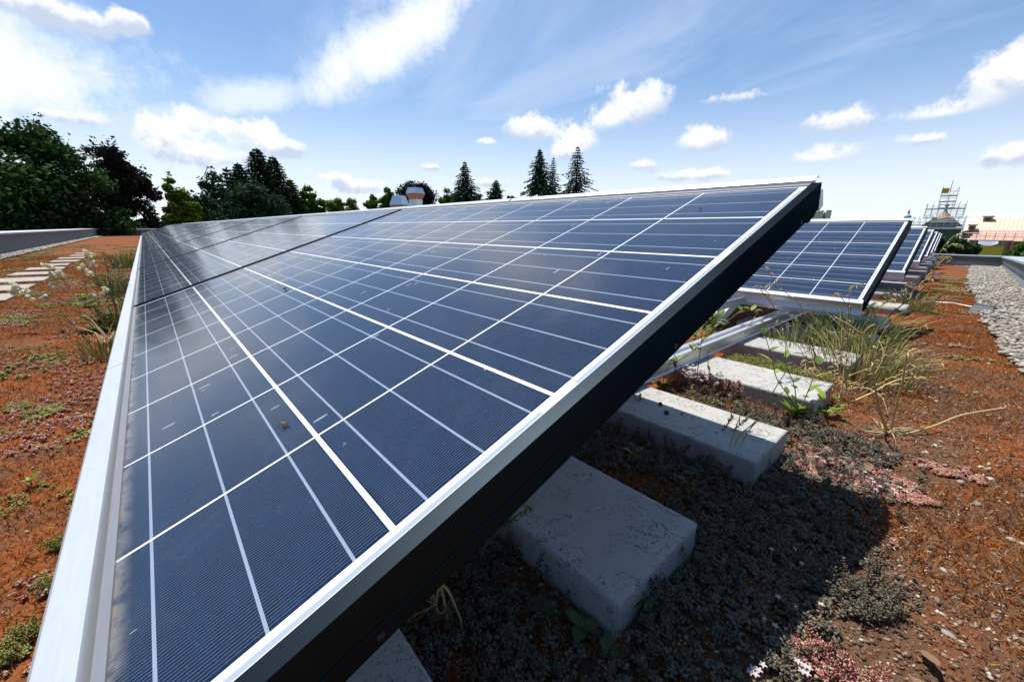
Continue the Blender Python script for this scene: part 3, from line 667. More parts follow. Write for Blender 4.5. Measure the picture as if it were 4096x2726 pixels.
# ------------------------------------------------------------------ ground cover (uncountable: stuff)
SLABR = [(0.03-0.42, 0.03, a, b) for a, b, _ in slab_y] + [(-0.13, 0.05, DR*k+a, DR*k+b) for k in range(2, 7) for a, b in ((-0.05, 0.22), (0.85, 1.05))]
SLABR += [(-0.36, -0.30, -0.1, 13.5)]
def ground_pts(n, x0, x1, y0, y1, keep=None, lift=0.0, near=None, avoid=True):
    """random points on the moss; near = (cx, cy, falloff) thins them out with distance"""
    x = rng.uniform(x0, x1, n); y = rng.uniform(y0, y1, n)
    m = np.ones(n, bool)
    if near:
        d = np.hypot(x-near[0], y-near[1]); m &= rng.uniform(0, 1, n) < 1/(1+(d/near[2])**2)
    if avoid:
        for a, b, c, d in SLABR: m &= ~((x > a-0.004) & (x < b+0.004) & (y > c-0.004) & (y < d+0.004))
    x, y = x[m], y[m]
    if keep is not None:
        kf = np.array([keep(a, b) for a, b in zip(x, y)]) if len(x) else np.array([])
        mk = rng.uniform(0, 1, len(x)) < kf; x, y = x[mk], y[mk]
    z = np.array([gz(a, b)+rough_h(a, b) for a, b in zip(x, y)])+lift
    return np.stack([x, y, z], -1)
patch = lambda s, seed, lo, hi: (lambda x, y: min(1, max(0, (noise.noise((x*s, y*s, seed))+noise.noise((x*s*3, y*s*3, seed+5))*0.4-lo)/(hi-lo))))
mossy = patch(2.6, 11.0, -0.6, -0.1)
stony = patch(2.6, 11.0, 0.25, -0.25)
# moss fuzz
bl_v = [(-0.5, 0, 0), (0.5, 0, 0), (0.42, 0.22, 0.5), (-0.42, 0.22, 0.5), (0.12, 0.62, 0.85), (-0.12, 0.62, 0.85)]; bl_f = [(0, 1, 2, 3), (3, 2, 4, 5)]
def fuzz(name, regs, mt, size, aspect, tilt=1.1):
    parts = []
    for n, x0, x1, y0, y1, near, s_ in regs:
        p = ground_pts(n, x0, x1, y0, y1, mossy, 0.0, near)
        sc = rng.uniform(0.5, 1.3, len(p))*size*s_
        sx_ = np.ones((len(p), 3)); sx_[:, 0] = aspect
        parts.append(scatter(bl_v, bl_f, p, sc, tilt, sxyz=sx_))
    V_, F_ = join(parts); o = npmesh(name, V_, F_, mt); return tag(o, kind='stuff', label='rusty orange moss tufts covering the roof', cat='moss')
fuzz('moss_tufts', [(190000, -0.45, 0.62, 0.12, 2.4, (0.25, 0.5, 1.1), 1.0), (70000, 0.0, 0.45, 2.4, 7.0, None, 1.05), (110000, -1.3, -0.04, -1.0, -0.04, (-0.15, -0.15, 0.55), 1.0), (110000, -4.5, -1.2, -1.36, -0.06, None, 1.1), (40000, -9, -4.5, -1.36, -0.1, None, 1.7)], M_MOSS, 0.0095, 0.14, 1.35)
o = fuzz('dead_thatch', [(34000, -0.45, 0.62, 0.12, 3.0, (0.2, 0.4, 0.9), 1.0), (20000, -1.6, -0.04, -1.2, -0.04, (-0.15, -0.15, 0.5), 1.0)], M_TWIG, 0.020, 0.028, 1.5)
tag(o, label='fine dead brown stems and thatch between the moss', cat='thatch')
# stones
t_ = (1+5**.5)/2
ico_v = np.array([(-1, t_, 0), (1, t_, 0), (-1, -t_, 0), (1, -t_, 0), (0, -1, t_), (0, 1, t_), (0, -1, -t_), (0, 1, -t_), (t_, 0, -1), (t_, 0, 1), (-t_, 0, -1), (-t_, 0, 1)])/1.9
ico_f = np.array([(0,11,5),(0,5,1),(0,1,7),(0,7,10),(0,10,11),(1,5,9),(5,11,4),(11,10,2),(10,7,6),(7,1,8),(3,9,4),(3,4,2),(3,2,6),(3,6,8),(3,8,9),(4,9,5),(2,4,11),(6,2,10),(8,6,7),(9,8,1)])
def sub(v, f):
    v = [tuple(p) for p in v]; c = {}; out = []
    def mid(a, b):
        k = (min(a, b), max(a, b))
        if k not in c:
            p = (np.array(v[a])+np.array(v[b])); p = p/np.linalg.norm(p)*1.0; c[k] = len(v); v.append(tuple(p))
        return c[k]
    for a, b, d in f:
        x, y, z = mid(a, b), mid(b, d), mid(d, a); out += [(a, x, z), (b, y, x), (d, z, y), (x, y, z)]
    return np.array(v), np.array(out)
sph_v, sph_f = sub(ico_v, ico_f)
g_ = np.random.default_rng(5); grit_v = ico_v*g_.uniform(0.62, 1.25, (12, 1))
def stones(name, p, s0, s1, mt, smooth, tv=ico_v, tf=ico_f, flat=0.55, skew=2.2):
    n = len(p); sc = s0+(s1-s0)*rng.uniform(0, 1, n)**skew
    sx_ = np.stack([rng.uniform(0.8, 1.35, n), rng.uniform(0.6, 1.0, n), rng.uniform(0.7, 1.1, n)*flat], -1)
    V_, F_ = scatter(tv, tf, p, sc, 0.5, sxyz=sx_); return npmesh(name, V_, F_, mt, smooth=smooth)
p = np.concatenate([ground_pts(130000, -0.3, 0.60, 0.12, 2.5, lambda x, y: 0.18+0.82*stony(x, y), 0.0005, (0.3, 0.4, 1.0)), ground_pts(20000, 0.0, 0.55, 2.5, 8, stony, 0.001), ground_pts(9000, -1.5, -0.04, -1.2, -0.04, lambda x, y: 0.2+0.6*stony(x, y), 0.0, (-0.15, -0.15, 0.6))])
tag(stones('stone_chips', p, 0.0007, 0.0033, M_CHIP, False, tv=grit_v, flat=0.95, skew=2.6), kind='stuff', label='scattered brown and pale stone chips in the soil', cat='stone chips')
p = np.concatenate([ground_pts(700, -0.1, 0.6, 0.15, 3.5, None, 0.001), ground_pts(60, -1.5, -0.05, -1.2, -0.04, None, 0.002)])
tag(stones('loose_pebbles', p, 0.0018, 0.0068, M_PEB, True, sph_v, sph_f), kind='stuff', label='loose pale pebbles on the rusty moss', cat='pebbles')
def peb_strip(n, inside, y0, y1, s0, s1, x0=0.2, x1=0.8):
    x = rng.uniform(x0, x1, n); y = rng.uniform(y0, y1, n)
    m = np.array([inside(a, b) for a, b in zip(x, y)]); x, y = x[m], y[m]
    z = np.array([gz(a, b) for a, b in zip(x, y)]) + 0.012 + rng.uniform(0, 0.012, len(x))
    return np.stack([x, y, z], -1)
ing = lambda a, b: a > grav_x(b)+0.035*noise.noise((b*6, a*6, 0)) and a < par_x(b)-0.005
p = np.concatenate([peb_strip(7600, ing, 0.8, 3.5, 0, 0), peb_strip(15000, ing, 3.5, 14.0, 0, 0)])
tag(stones('pebble_bed', p, 0.006, 0.0140, M_PEB, True, sph_v, sph_f, 0.6, 1.0), kind='stuff', label='bed of pale rounded pebbles along the right parapet', cat='pebbles')
inl = lambda a, b: -1.598 < b < -1.385+0.05*noise.noise((a*2, 3, 0))
p = peb_strip(9000, inl, -1.6, -1.3, 0, 0, -22, -5)
tag(stones('pebble_bed', p, 0.010, 0.022, M_PEB, True, ico_v, ico_f, 0.6, 1.0), kind='stuff', label='thin line of pale pebbles at the foot of the left parapet', cat='pebbles')

# succulent rosettes
def leafgeo(p, d, L, w):
    p = np.array(p, float); d = np.array(d, float); d /= np.linalg.norm(d)
    s_ = np.cross(d, (0, 0, 1.0)); s_ = s_/np.linalg.norm(s_) if np.linalg.norm(s_) > 1e-3 else np.array((1.0, 0, 0)); n_ = np.cross(s_, d)
    c = p+d*L*0.6
    v = [p, c+s_*w, c+n_*w*0.7, c-s_*w, c-n_*w*0.7, p+d*L]
    f = [(0, 1, 2), (0, 2, 3), (0, 3, 4), (0, 4, 1), (5, 2, 1), (5, 3, 2), (5, 4, 3), (5, 1, 4)]
    return v, f
def rosette_t(n=13, seed=0, stem=0):
    g = np.random.default_rng(seed); V_, F_ = [], []
    for i in range(n):
        a = i*2.4; q = i/n; el = 0.15+1.25*q; r_ = (1-q*0.55)
        d = (math.cos(a)*math.cos(el), math.sin(a)*math.cos(el), math.sin(el))
        v, f = leafgeo((0, 0, 0.25*q), d, r_*g.uniform(0.75, 0.95), 0.31*r_); F_ += [tuple(j+len(V_) for j in t) for t in f]; V_ += v
    return np.array(V_), np.array(F_)
def sprig_t(n=26, seed=0):
    """upright stonecrop shoot: a stem ringed with stubby leaves, denser at the tip"""
    g = np.random.default_rng(seed); V_, F_ = [], []
    for i in range(n):
        a = i*2.4; q = (i/n)**0.8; bx = 0.35*q*q
        d = (math.cos(a)*0.75, math.sin(a)*0.75, 0.35+0.6*q)
        v, f = leafgeo((bx, 0, 2.6*q), d, g.uniform(0.5, 0.7)*(1-0.25*q), 0.12); F_ += [tuple(j+len(V_) for j in t) for t in f]; V_ += v
    return np.array(V_), np.array(F_)
ROS = [rosette_t(13, 1), rosette_t(9, 2)]; SPR = [sprig_t(26, 3), sprig_t(18, 5)]
def sedum(name, p, s0, s1, mt, label, kinds=(0,), tilt=0.7, stuff=True):
    parts = []
    T = [ROS[0], ROS[1], SPR[0], SPR[1]]
    ch = rng.integers(0, len(kinds), len(p))
    for i, kd in enumerate(kinds):
        q = p[ch == i]
        if len(q): parts.append(scatter(*T[kd], q, rng.uniform(s0, s1, len(q)), tilt))
    V_, F_ = join(parts); o = npmesh(name, V_, F_, mt); tag(o, label=label, cat='stonecrop')
    if stuff: tag(o, kind='stuff')
    return o
def blob(cx, cy_, rx, ry, e=0.35, s=9):
    def k(x, y):
        d = math.hypot((x-cx)/rx, (y-cy_)/ry)+e*noise.noise((x*s, y*s, 2.2)); return 1.0 if d < 1 else 0.0
    return k
def blobs(*bs):
    ks = [blob(*b) for b in bs]; return lambda x, y: max(k(x, y) for k in ks)
def Gp(px, py): return at(px, py, Z=-0.205)
def bpx(px, py, rx, ry, e=0.35, s=9): g = Gp(px, py); return (g.x, g.y, rx, ry, e, s)
# dense grey-green carpet in the shade under the big panel
shady = lambda x, y: 0.75*(1.0 if noise.noise((x*5, y*5, 9)) > -0.32 else 0.12)*(1.0 if x < 0.20-0.25*max(0, 0.55-y) else 0.08)
p = ground_pts(8500, -0.5, 0.24, 0.12, 1.2, shady, 0.004)
sedum('stonecrop_carpet', p, 0.0085, 0.0150, M_SEDG, 'grey green stonecrop carpet in the shade under the big panel', (0, 0, 1, 3), 0.8)
p = ground_pts(330, -0.45, 0.15, 0.15, 1.15, None, 0.003)
sedum('stonecrop_shoots', p, 0.009, 0.017, M_SEDG, 'upright grey stonecrop shoots between the shaded slabs', (2, 3), 0.9)
# sunlit patches right
k_ = blobs(bpx(1880, 1055, .07, .05, .8, 20), bpx(1990, 1095, .055, .045, .8, 20), bpx(2080, 1130, .045, .035, .9, 22), bpx(1800, 1040, .035, .03))
sedum('pink_stonecrop', ground_pts(30000, -0.1, 0.5, 0.8, 1.6, k_, 0.004), 0.0045, 0.0085, M_SEDP, 'pink and red stonecrop mat at the edge of the panel shadow', (0, 1), 0.8)
k_ = blobs(bpx(2200, 1090, .035, .028, .9, 25), bpx(2160, 1075, .022, .02, .9, 25), bpx(2060, 1240, .006, .006))
sedum('pink_green_stonecrop', ground_pts(16000, 0.1, 0.6, 0.8, 1.6, k_, 0.004), 0.0045, 0.008, M_SEDP, 'small pink green stonecrop patch in the open stony soil', (0,), 0.8)
k_ = blobs(bpx(1995, 1390, .032, .024), bpx(2010, 1330, .012, .010), bpx(1990, 1420, .02, .02))
sedum('grey_stonecrop', ground_pts(9000, 0.0, 0.5, 0.3, 0.9, k_, 0.006), 0.006, 0.012, M_SEDG, 'pale grey stonecrop cluster catching the sun at the shadow edge', (0, 2, 3), 0.9)
k_ = blobs(bpx(1880, 1530, .03, .015), bpx(1960, 1560, .03, .012))
sedum('pink_stonecrop', ground_pts(9000, 0.0, 0.5, 0.2, 0.6, k_, 0.005), 0.006, 0.011, M_SEDP, 'pink stonecrop with white stars at the bottom right', (0, 3), 0.8)
k_ = blobs(bpx(1610, 880, .075, .05, .3), bpx(1680, 905, .04, .03))
sedum('flowering_stonecrop', ground_pts(20000, -0.4, 0.1, 1.0, 1.25, k_, 0.008), 0.008, 0.016, M_SEDP, 'tall pink flowering stonecrop between two sunlit slabs', (2, 3, 0), 0.5)
sedum('yellow_stonecrop', ground_pts(9000, -0.36, 0.0, 1.45, 1.68, blobs((-0.2, 1.54, .16, .07), (-0.05, 1.56, .1, .06)), 0.006), 0.006, 0.013, M_SEDY, 'yellow green stonecrop strip between slabs beside the grass', (2, 0), 0.6)
# farther right-hand tufts of low plants
k_ = patch(3.2, 21.0, 0.28, 0.5)
sedum('low_stonecrop', ground_pts(9000, 0.02, 0.42, 1.6, 8, k_, 0.004), 0.008, 0.017, M_SEDY, 'patches of green stonecrop in the moss right of the panel rows', (1,), 0.8)
sedum('low_red_stonecrop', ground_pts(6000, 0.02, 0.42, 2.2, 8, patch(3.0, 31.0, 0.3, 0.5), 0.004), 0.008, 0.016, M_SEDP, 'patches of reddish stonecrop in the moss near the pebbles', (1,), 0.8)
# left side
k_ = blobs(bpx(240, 780, .10, .05), bpx(285, 820, .05, .02), bpx(310, 850, .06, .03), bpx(100, 940, .05, .04), bpx(40, 930, .03, .03))
sedum('yellow_stonecrop', ground_pts(26000, -1.6, -0.1, -1.0, -0.05, lambda x, y: k_(x, y), 0.004), 0.005, 0.009, M_SEDY, 'yellow green stonecrop mats left of the panel edge', (0, 1), 0.8)
k_ = patch(3.0, 44.0, 0.12, 0.42)
sedum('reddish_stonecrop', ground_pts(34000, -5.5, -0.1, -1.3, -0.05, k_, 0.003), 0.005, 0.011, M_SEDP, 'reddish stonecrop spread through the moss at left', (1,), 0.8)
k_ = patch(2.6, 54.0, 0.12, 0.4)
sedum('olive_stonecrop', ground_pts(26000, -14, -1, -1.35, -0.1, k_, 0.003), 0.010, 0.02, M_SEDY, 'olive stonecrop patches around the stepping slabs', (1,), 0.8)
sedum('pale_stonecrop', ground_pts(22000, -3.0, -0.08, -1.3, -0.05, patch(6.0, 71.0, 0.22, 0.5), 0.003), 0.004, 0.009, M_SEDY, 'small pale green stonecrop dotted through the rusty moss at left', (1,), 0.9)
sedum('pale_stonecrop', ground_pts(16000, 0.0, 0.45, 0.5, 3.0, patch(6.0, 81.0, 0.42, 0.6), 0.003), 0.004, 0.007, M_SEDG, 'small pale green stonecrop dotted through the stony soil at right', (1,), 0.9)
k_ = blobs(bpx(135, 1255, .008, .012), bpx(20, 1500, .010, .010), bpx(60, 1450, .006, .01), bpx(140, 1180, .004, .004), bpx(120, 1345, .008, .006))
sedum('stonecrop_tufts', ground_pts(60000, -0.6, -0.04, -0.6, -0.03, k_, 0.003), 0.005, 0.008, M_SEDY, 'small green stonecrop tufts by the near left panel edge', (0, 3), 0.9)
sedum('stonecrop_sprigs', ground_pts(260, -0.7, -0.05, -0.6, -0.05, patch(6, 60, 0.0, 0.3), 0.002), 0.006, 0.011, M_SEDP, 'reddish stonecrop sprigs lying in the moss at lower left', (2, 3), 1.4)

# ------------------------------------------------------------------ single plants
Fh = Vector((sy, cy, 0)).normalized()
def atd(px, py, base):
    """point seen at a pixel on the upright plane through base that faces the photographer"""
    k = 4096/2356; d = rt*((px*k-2048)/FPX) - up*((py*k-1363)/FPX) + fw
    t = (base-CAM).dot(Fh)/d.dot(Fh); return CAM+d*t
def c5(x, y): return ((2400+x/1.683)*.5752, (1100+y/1.683)*.5752)
def c3(x, y): return ((2796+x/1.812)*.5752, (700+y/1.812)*.5752)
def c9(x, y): return ((x/3.136)*.5752, (900+y/3.136)*.5752)
def c10(x, y): return ((3596+x/2.24)*.5752, (1000+y/2.24)*.5752)
def smooth_path(pts, n=5):
    out = []; P_ = [pts[0]]+list(pts)+[pts[-1]]
    for i in range(1, len(P_)-2):
        a, b, c, d = P_[i-1], P_[i], P_[i+1], P_[i+2]
        for j in range(n):
            t = j/n; out.append(0.5*((2*b)+(c-a)*t+(2*a-5*b+4*c-d)*t*t+(3*b-a-3*c+d)*t**3))
    return out+[pts[-1]]
def wob(p, s=0.012): return p+Vector([random.uniform(-s, s) for _ in range(3)])
class Plant:
    """a single plant: stems, leaves, flowers each become one part"""
    def __init__(s, name, label, cat, px, py, z=-0.207, group=None, base=None):
        s.b = base if base is not None else at(px, py, Z=z); s.e = empty(name, s.b); tag(s.e, label, cat, group); s.parts = {}; s.extra = []
    def mb(s, part): return s.parts.setdefault(part, MB())
    def fresh(s, part):
        m_ = MB(); s.extra.append((part, m_)); return m_
    def stem(s, pix, r=(0.0016, 0.0006), part='stem', depth=None, spread=0.0, n=4):
        pts = [(q if isinstance(q, Vector) else atd(*q, s.b))-s.b for q in pix]
        if spread: pts = [p+Fh*(spread*i/len(pts)) for i, p in enumerate(pts)]
        path = smooth_path(pts, n); s.mb(part).tube(path, r, 5); return path
    def leaves(s, path, n, L, w, part='leaf', t0=0.1, t1=1.0, up_=0.5, bend=0.4, jit=0.3):
        for i in range(n):
            t = t0+(t1-t0)*(i+random.random()*0.6)/n; q = path[min(int(t*(len(path)-1)), len(path)-1)]
            a = i*2.4+random.uniform(-jit, jit); d = Vector((math.cos(a), math.sin(a), up_+random.uniform(-.2, .3)))
            s.mb(part).leaf(q, d, L*random.uniform(.6, 1.15), w*random.uniform(.8, 1.1), bend*random.uniform(.3, 1.5))
    def curls(s, path, n, L, w, part='dry_leaf', t0=0.4):
        for i in range(n):
            t = t0+(1-t0)*(i+random.random())/n; q = path[min(int(t*(len(path)-1)), len(path)-1)]
            a = random.uniform(0, 6.28); pts = [q]; d = Vector((math.cos(a), math.sin(a), 0.5)).normalized(); l = L*random.uniform(.5, 1.1)
            for j in range(5):
                pts.append(pts[-1]+d*l/5); d = (d+Vector((random.uniform(-.3, .3), random.uniform(-.3, .3), -0.62))).normalized()
            s.mb(part).tube(pts, [w*.3, w, w*1.1, w*.8, w*.5, w*.15], 4)
    def star(s, c, r, part='flower', own=False):
        m_ = s.fresh(part) if own else s.mb(part)
        for i in range(5):
            a = i*1.2566+random.random()*.2; m_.leaf(c, (math.cos(a), math.sin(a), .35), r, r*.24, .2)
    def finish(s, mats, smooth=True):
        for k, m in list(s.parts.items())+s.extra: m.build(k, mats[k], s.e, smooth=smooth)
        return s.e
# tall golden dead stalks
pl_ = Plant('dry_stalk_plant', 'golden dry stalks bent at sharp angles, rising from one tuft right of the slabs', 'dry plant', *c5(1945, 1050))
q = []
for pix in ([(1940, 1045), (1870, 900), (1820, 680), (1795, 500), (1765, 395)], [(1960, 1035), (1985, 860), (2015, 690), (2030, 520), (2080, 480)], [(1930, 1050), (1850, 840), (1835, 780)], [(1760, 395), (1700, 340), (1640, 300)], [(1765, 395), (1790, 350), (1815, 320)], [(1900, 1085), (2060, 1062), (2240, 1005), (2420, 930), (2700, 880)], [(1900, 1060), (1780, 1050), (1680, 985), (1580, 905)], [(1680, 860), (1860, 800), (2000, 745), (2160, 720), (2340, 745)], [(2100, 660), (2130, 780), (2105, 790)], [(1640, 590), (1660, 780), (1600, 830)], [(1620, 820), (1680, 650), (1720, 560)]):
    q.append(pl_.stem([c5(*a) for a in pix], (0.0024, 0.0017) if len(pix) > 4 else (0.0018, 0.0011), spread=random.uniform(-.03, .05)))
for a in q[:2]+[q[7], q[9], q[10]]: pl_.curls(a, 7, 0.035, 0.0018)
for i in range(26):
    a = random.uniform(0, 6.28); d = Vector((math.cos(a), math.sin(a), random.uniform(.1, .5))); pl_.mb('dry_leaf').leaf(Vector((random.uniform(-.02, .02), random.uniform(-.02, .02), 0)), d, random.uniform(.03, .08), .0012, .5)
pl_.finish({'stem': M_STALK, 'dry_leaf': M_STRAW})
# green grass tuft with dry heads
def tuft(name, label, cx, cy_, n, h0, h1, rad, mt, r_=0.0011, lean=0.35, part='blade', dry=0):
    e = empty(name, (cx, cy_, gz(cx, cy_))); tag(e, label, 'grass', None)
    for pn, cnt, mm in ((part, n, mt), ('dry_blade', dry, M_STRAW)):
        if not cnt: continue
        mb = MB()
        for i in range(cnt):
            a = random.uniform(0, 6.28); rr = rad*random.random()**.6; b = Vector((rr*math.cos(a)*1.4, rr*math.sin(a), 0))
            h = random.uniform(h0, h1); l = Vector((math.cos(a), math.sin(a), 0))*random.uniform(.05, lean)*h + Vector((random.uniform(-1, 1), random.uniform(-1, 1), 0))*0.25*h*lean
            pts = [b, b+Vector((l.x*.25, l.y*.25, h*.45)), b+Vector((l.x*.6, l.y*.6, h*.8)), b+Vector((l.x*1.2, l.y*1.2, h*random.uniform(.85, 1.0)))]
            mb.tube(smooth_path(pts, 3), [r_]*5+[r_*.8]*3+[r_*.5]*1+[r_*.2]*1, 3, cap=False)
        mb.build(pn, mm, e)
    return e
tuft('grass_tuft', 'thick green grass tuft beside the corner of the second row', -0.02, 1.98, 190, .09, .21, .10, M_GRASS, lean=.55, dry=130)
tuft('grass_tuft', 'grass tuft with straw coloured blades behind the sunlit slab end', 0.05, 1.72, 150, .05, .15, .10, M_GRASS, lean=.7, r_=.0010, dry=170)
tuft('grass_tuft', 'loose green grass growing through the mounting rail gap', -0.16, 1.86, 80, .06, .17, .09, M_GRASS, lean=.45, dry=30)
tuft('grass_tuft', 'small spreading grass tuft at the right end of the third row', 0.02, 3.6, 90, .06, .15, .08, M_GRASS, lean=.6, r_=.0016, dry=50)
for lab, bx_, by_, n_ in (('tangled dry weed with curled husks right of the grass tuft', 1640, 830, 9), ('dry weed tangle leaning over the corner of the second row', 1900, 620, 8), ('low straw tangle at the foot of the green grass', 1500, 760, 7)):
    pl_ = Plant('dry_tangle', lab, 'dry plant', *c5(bx_, by_))
    for i in range(n_):
        a_ = random.uniform(0, 6.28); L_ = random.uniform(.07, .17); d_ = Vector((math.cos(a_)*.7, math.sin(a_)*.7, random.uniform(.5, 1.3))).normalized()
        p0 = Vector((random.uniform(-.04, .04), random.uniform(-.04, .04), 0)); k1 = Vector([random.uniform(-.5, .5) for _ in range(3)])
        a = smooth_path([p0, p0+d_*L_*.5, p0+(d_+k1*.5)*L_*.85, p0+(d_+k1)*L_+Vector((0, 0, -.02))], 4); pl_.mb('stem').tube(a, (.0013, .0007), 4); pl_.curls(a, 7, .03, .0015, t0=.25)
    pl_.finish({'stem': M_STALK, 'dry_leaf': M_STRAW})
# seed stems in front of the second row
for lab, base, stems in (('thin brown seed stem arching over the lower corner of the second row', (600, 1540), [[(600, 1540), (640, 1250), (560, 1000), (500, 860)], [(545, 960), (470, 860), (430, 800)]]),
                         ('dead seed head stem with curled leaves in front of the second row rail', (1060, 1480), [[(1060, 1480), (1075, 1250), (1085, 1000), (1090, 850)], [(1085, 900), (1130, 820), (1165, 785)], [(1080, 960), (1030, 880), (1010, 860)]]),
                         ('slender pale seed stem crossing the blue cells of the second row', (880, 1500), [[(880, 1500), (760, 1000), (640, 860), (530, 740), (460, 660)], [(560, 770), (520, 800), (500, 810)]]),
                         ('long bent dry stem zigzagging over the shaded slab', (850, 1350), [[(850, 1350), (790, 1250), (700, 1120), (600, 1060), (400, 1130), (290, 1160)], [(700, 1120), (690, 1040), (640, 1000)], [(330, 1150), (420, 1000), (450, 980)]])):
    pl_ = Plant('seed_stem', lab, 'dry plant', *c3(*base), z=-0.2)
    for i, s_ in enumerate(stems):
        a = pl_.stem([c3(*t) for t in s_], (0.0011, 0.0006)); pl_.curls(a, 7 if i else 8, 0.026, 0.0013, t0=.45)
    pl_.finish({'stem': M_REDST, 'dry_leaf': M_STRAW})
pl_ = Plant('seed_stem', 'tall olive weed stem with dry curled pods reaching above the far parapet', 'dry plant', *c3(1330, 1080), z=-0.2)
for s_ in ([(1330, 1080), (1420, 980), (1600, 850), (1690, 740), (1710, 650), (1760, 540), (1840, 450), (1920, 410)], [(1780, 520), (1850, 505), (1890, 520)], [(1710, 680), (1790, 600), (1840, 640)], [(1500, 900), (1440, 850), (1350, 870), (1300, 900)], [(1640, 800), (1560, 780), (1480, 830)]):
    a = pl_.stem([c3(*t) for t in s_], (0.0032, 0.0018)); pl_.curls(a, 8, 0.05, 0.0030, t0=.3)
pl_.leaves([atd(*c3(1470, 1020), pl_.b)-pl_.b]*3, 5, 0.09, 0.012, up_=.9)
pl_.finish({'stem': M_GRST, 'dry_leaf': M_STRAW, 'leaf': M_LEAF})
for lab, b_x, hh in (('dry branching weed with curled leaves right of the second row slab', (1140, 1250), [[(1140, 1250), (1250, 1010), (1350, 930), (1420, 900)], [(1250, 1010), (1230, 960), (1300, 920)]]), ('pale arching dry weed near the third row rail end', (1480, 950), [[(1480, 950), (1560, 830), (1640, 760), (1700, 755)], [(1560, 830), (1530, 800), (1490, 850)]])):
    pl_ = Plant('dry_weed', lab, 'dry plant', *c3(*b_x), z=-0.2)
    for s_ in hh: a = pl_.stem([c3(*t) for t in s_], (0.0022, 0.0012)); pl_.curls(a, 12, 0.04, 0.0024, t0=.1)
    pl_.finish({'stem': M_STALK, 'dry_leaf': M_STRAW})
# leafy weeds (crop pixels: base, stems)
WE = [('leafy_weed', 'bright green leafy weed with tall stems at the sunlit slab corner', (1330, 950), [[(1330, 950), (1290, 840), (1200, 700), (1170, 560), (1130, 400), (1120, 290)], [(1330, 950), (1380, 820), (1440, 660), (1480, 560)], [(1320, 940), (1310, 760), (1250, 600), (1245, 420)]], 26, .034, .0075, 16, .06),
      ('leafy_weed', 'low weed with broad pointed leaves right of the sunlit slab corner', (1530, 945), [[(1530, 945), (1600, 880), (1690, 800)], [(1530, 945), (1510, 850), (1500, 810)], [(1530, 940), (1450, 960), (1400, 990)]], 8, .040, .0090, 5, .06),
      ('leafy_weed', 'slender weed with narrow leaves beside the flowering stonecrop', (760, 870), [[(760, 870), (750, 700), (730, 600), (740, 480), (830, 470)], [(770, 870), (790, 790)], [(610, 810), (640, 740)]], 10, .022, .004, 4, .03),
      ('leafy_weed', 'tall branching weed crossing the grooved rail', (420, 760), [[(420, 760), (450, 620), (560, 560), (680, 460), (850, 250)], [(500, 680), (520, 570), (500, 545)], [(410, 740), (395, 640), (420, 600)], [(560, 560), (700, 440), (730, 300)], [(650, 700), (680, 440), (690, 300)]], 30, .030, .0058, 12, .05),
      ('leafy_weed', 'yellow green leafy shoots rising behind the frame edge', (690, 480), [[(690, 480), (720, 400), (740, 300), (730, 250)], [(640, 500), (640, 420), (700, 330)], [(740, 440), (770, 330), (850, 240)], [(700, 480), (800, 380), (960, 240), (1080, 260)]], 56, .040, .0105, 14, .06),
      ('dark_sprig', 'brown feathery dead sprigs leaning over the half shaded slab', (740, 1190), [[(740, 1190), (800, 1100), (870, 1020), (915, 975)], [(760, 1180), (870, 1090), (950, 1020), (1005, 990)], [(900, 1220), (990, 1170), (1060, 1130), (1110, 1100)], [(690, 1140), (730, 1090), (765, 1075)]], 0, 0, 0, 0, 0),
      ('dark_sprig', 'dark bottle brush sprig at the edge of the panel shadow', (240, 960), [[(240, 960), (250, 880), (225, 800)], [(255, 950), (265, 880), (275, 820)], [(350, 1010), (355, 970), (350, 950)]], 0, 0, 0, 0, 0),
      ('fine_grass', 'fine arching dry grass in front of the half shaded slab', (860, 1300), [[(860, 1300), (930, 1100), (1060, 980), (1190, 770), (1265, 660)], [(900, 1260), (1000, 1060), (1130, 940), (1250, 800)], [(850, 1300), (880, 1130), (950, 930)], [(900, 1250), (990, 1290), (1020, 1340)]], 0, 0, 0, 6, .03)]
for nm, lab, b_x, stems, nl, L, w, nb, bs in WE:
    pl_ = Plant(nm, lab, 'weed' if nm == 'leafy_weed' else 'dry plant', *c5(*b_x))
    for s_ in stems:
        a = pl_.stem([c5(*t) for t in s_], (0.0014, 0.0007), spread=random.uniform(-.01, .02))
        if nl: pl_.leaves(a, max(2, nl//len(stems)), L, w, up_=.9, bend=.25)
        if nm == 'dark_sprig':
            for i in range(len(a)*6):
                q = a[min(len(a)-1, int(len(a)*(.25+.75*random.random())))]; th = random.uniform(0, 6.28)
                d = (a[-1]-a[0]).normalized()*1.1+Vector((math.cos(th), math.sin(th), random.uniform(-1, 1)))*.7
                pl_.mb('needle').leaf(q+d*random.uniform(-.004, .004), d, .008, .0011, .1)
    if nb: pl_.leaves([Vector((random.uniform(-.012, .012), random.uniform(-.012, .012), 0.004)) for _ in range(6)], nb, bs*.8, .0065 if nm != 'fine_grass' else .0012, up_=.9, bend=.3, t0=0)
    pl_.finish({'stem': M_REDST if nm != 'fine_grass' else M_STALK, 'leaf': M_LEAF if nm != 'fine_grass' else M_GRASS, 'needle': M_SPRIG})
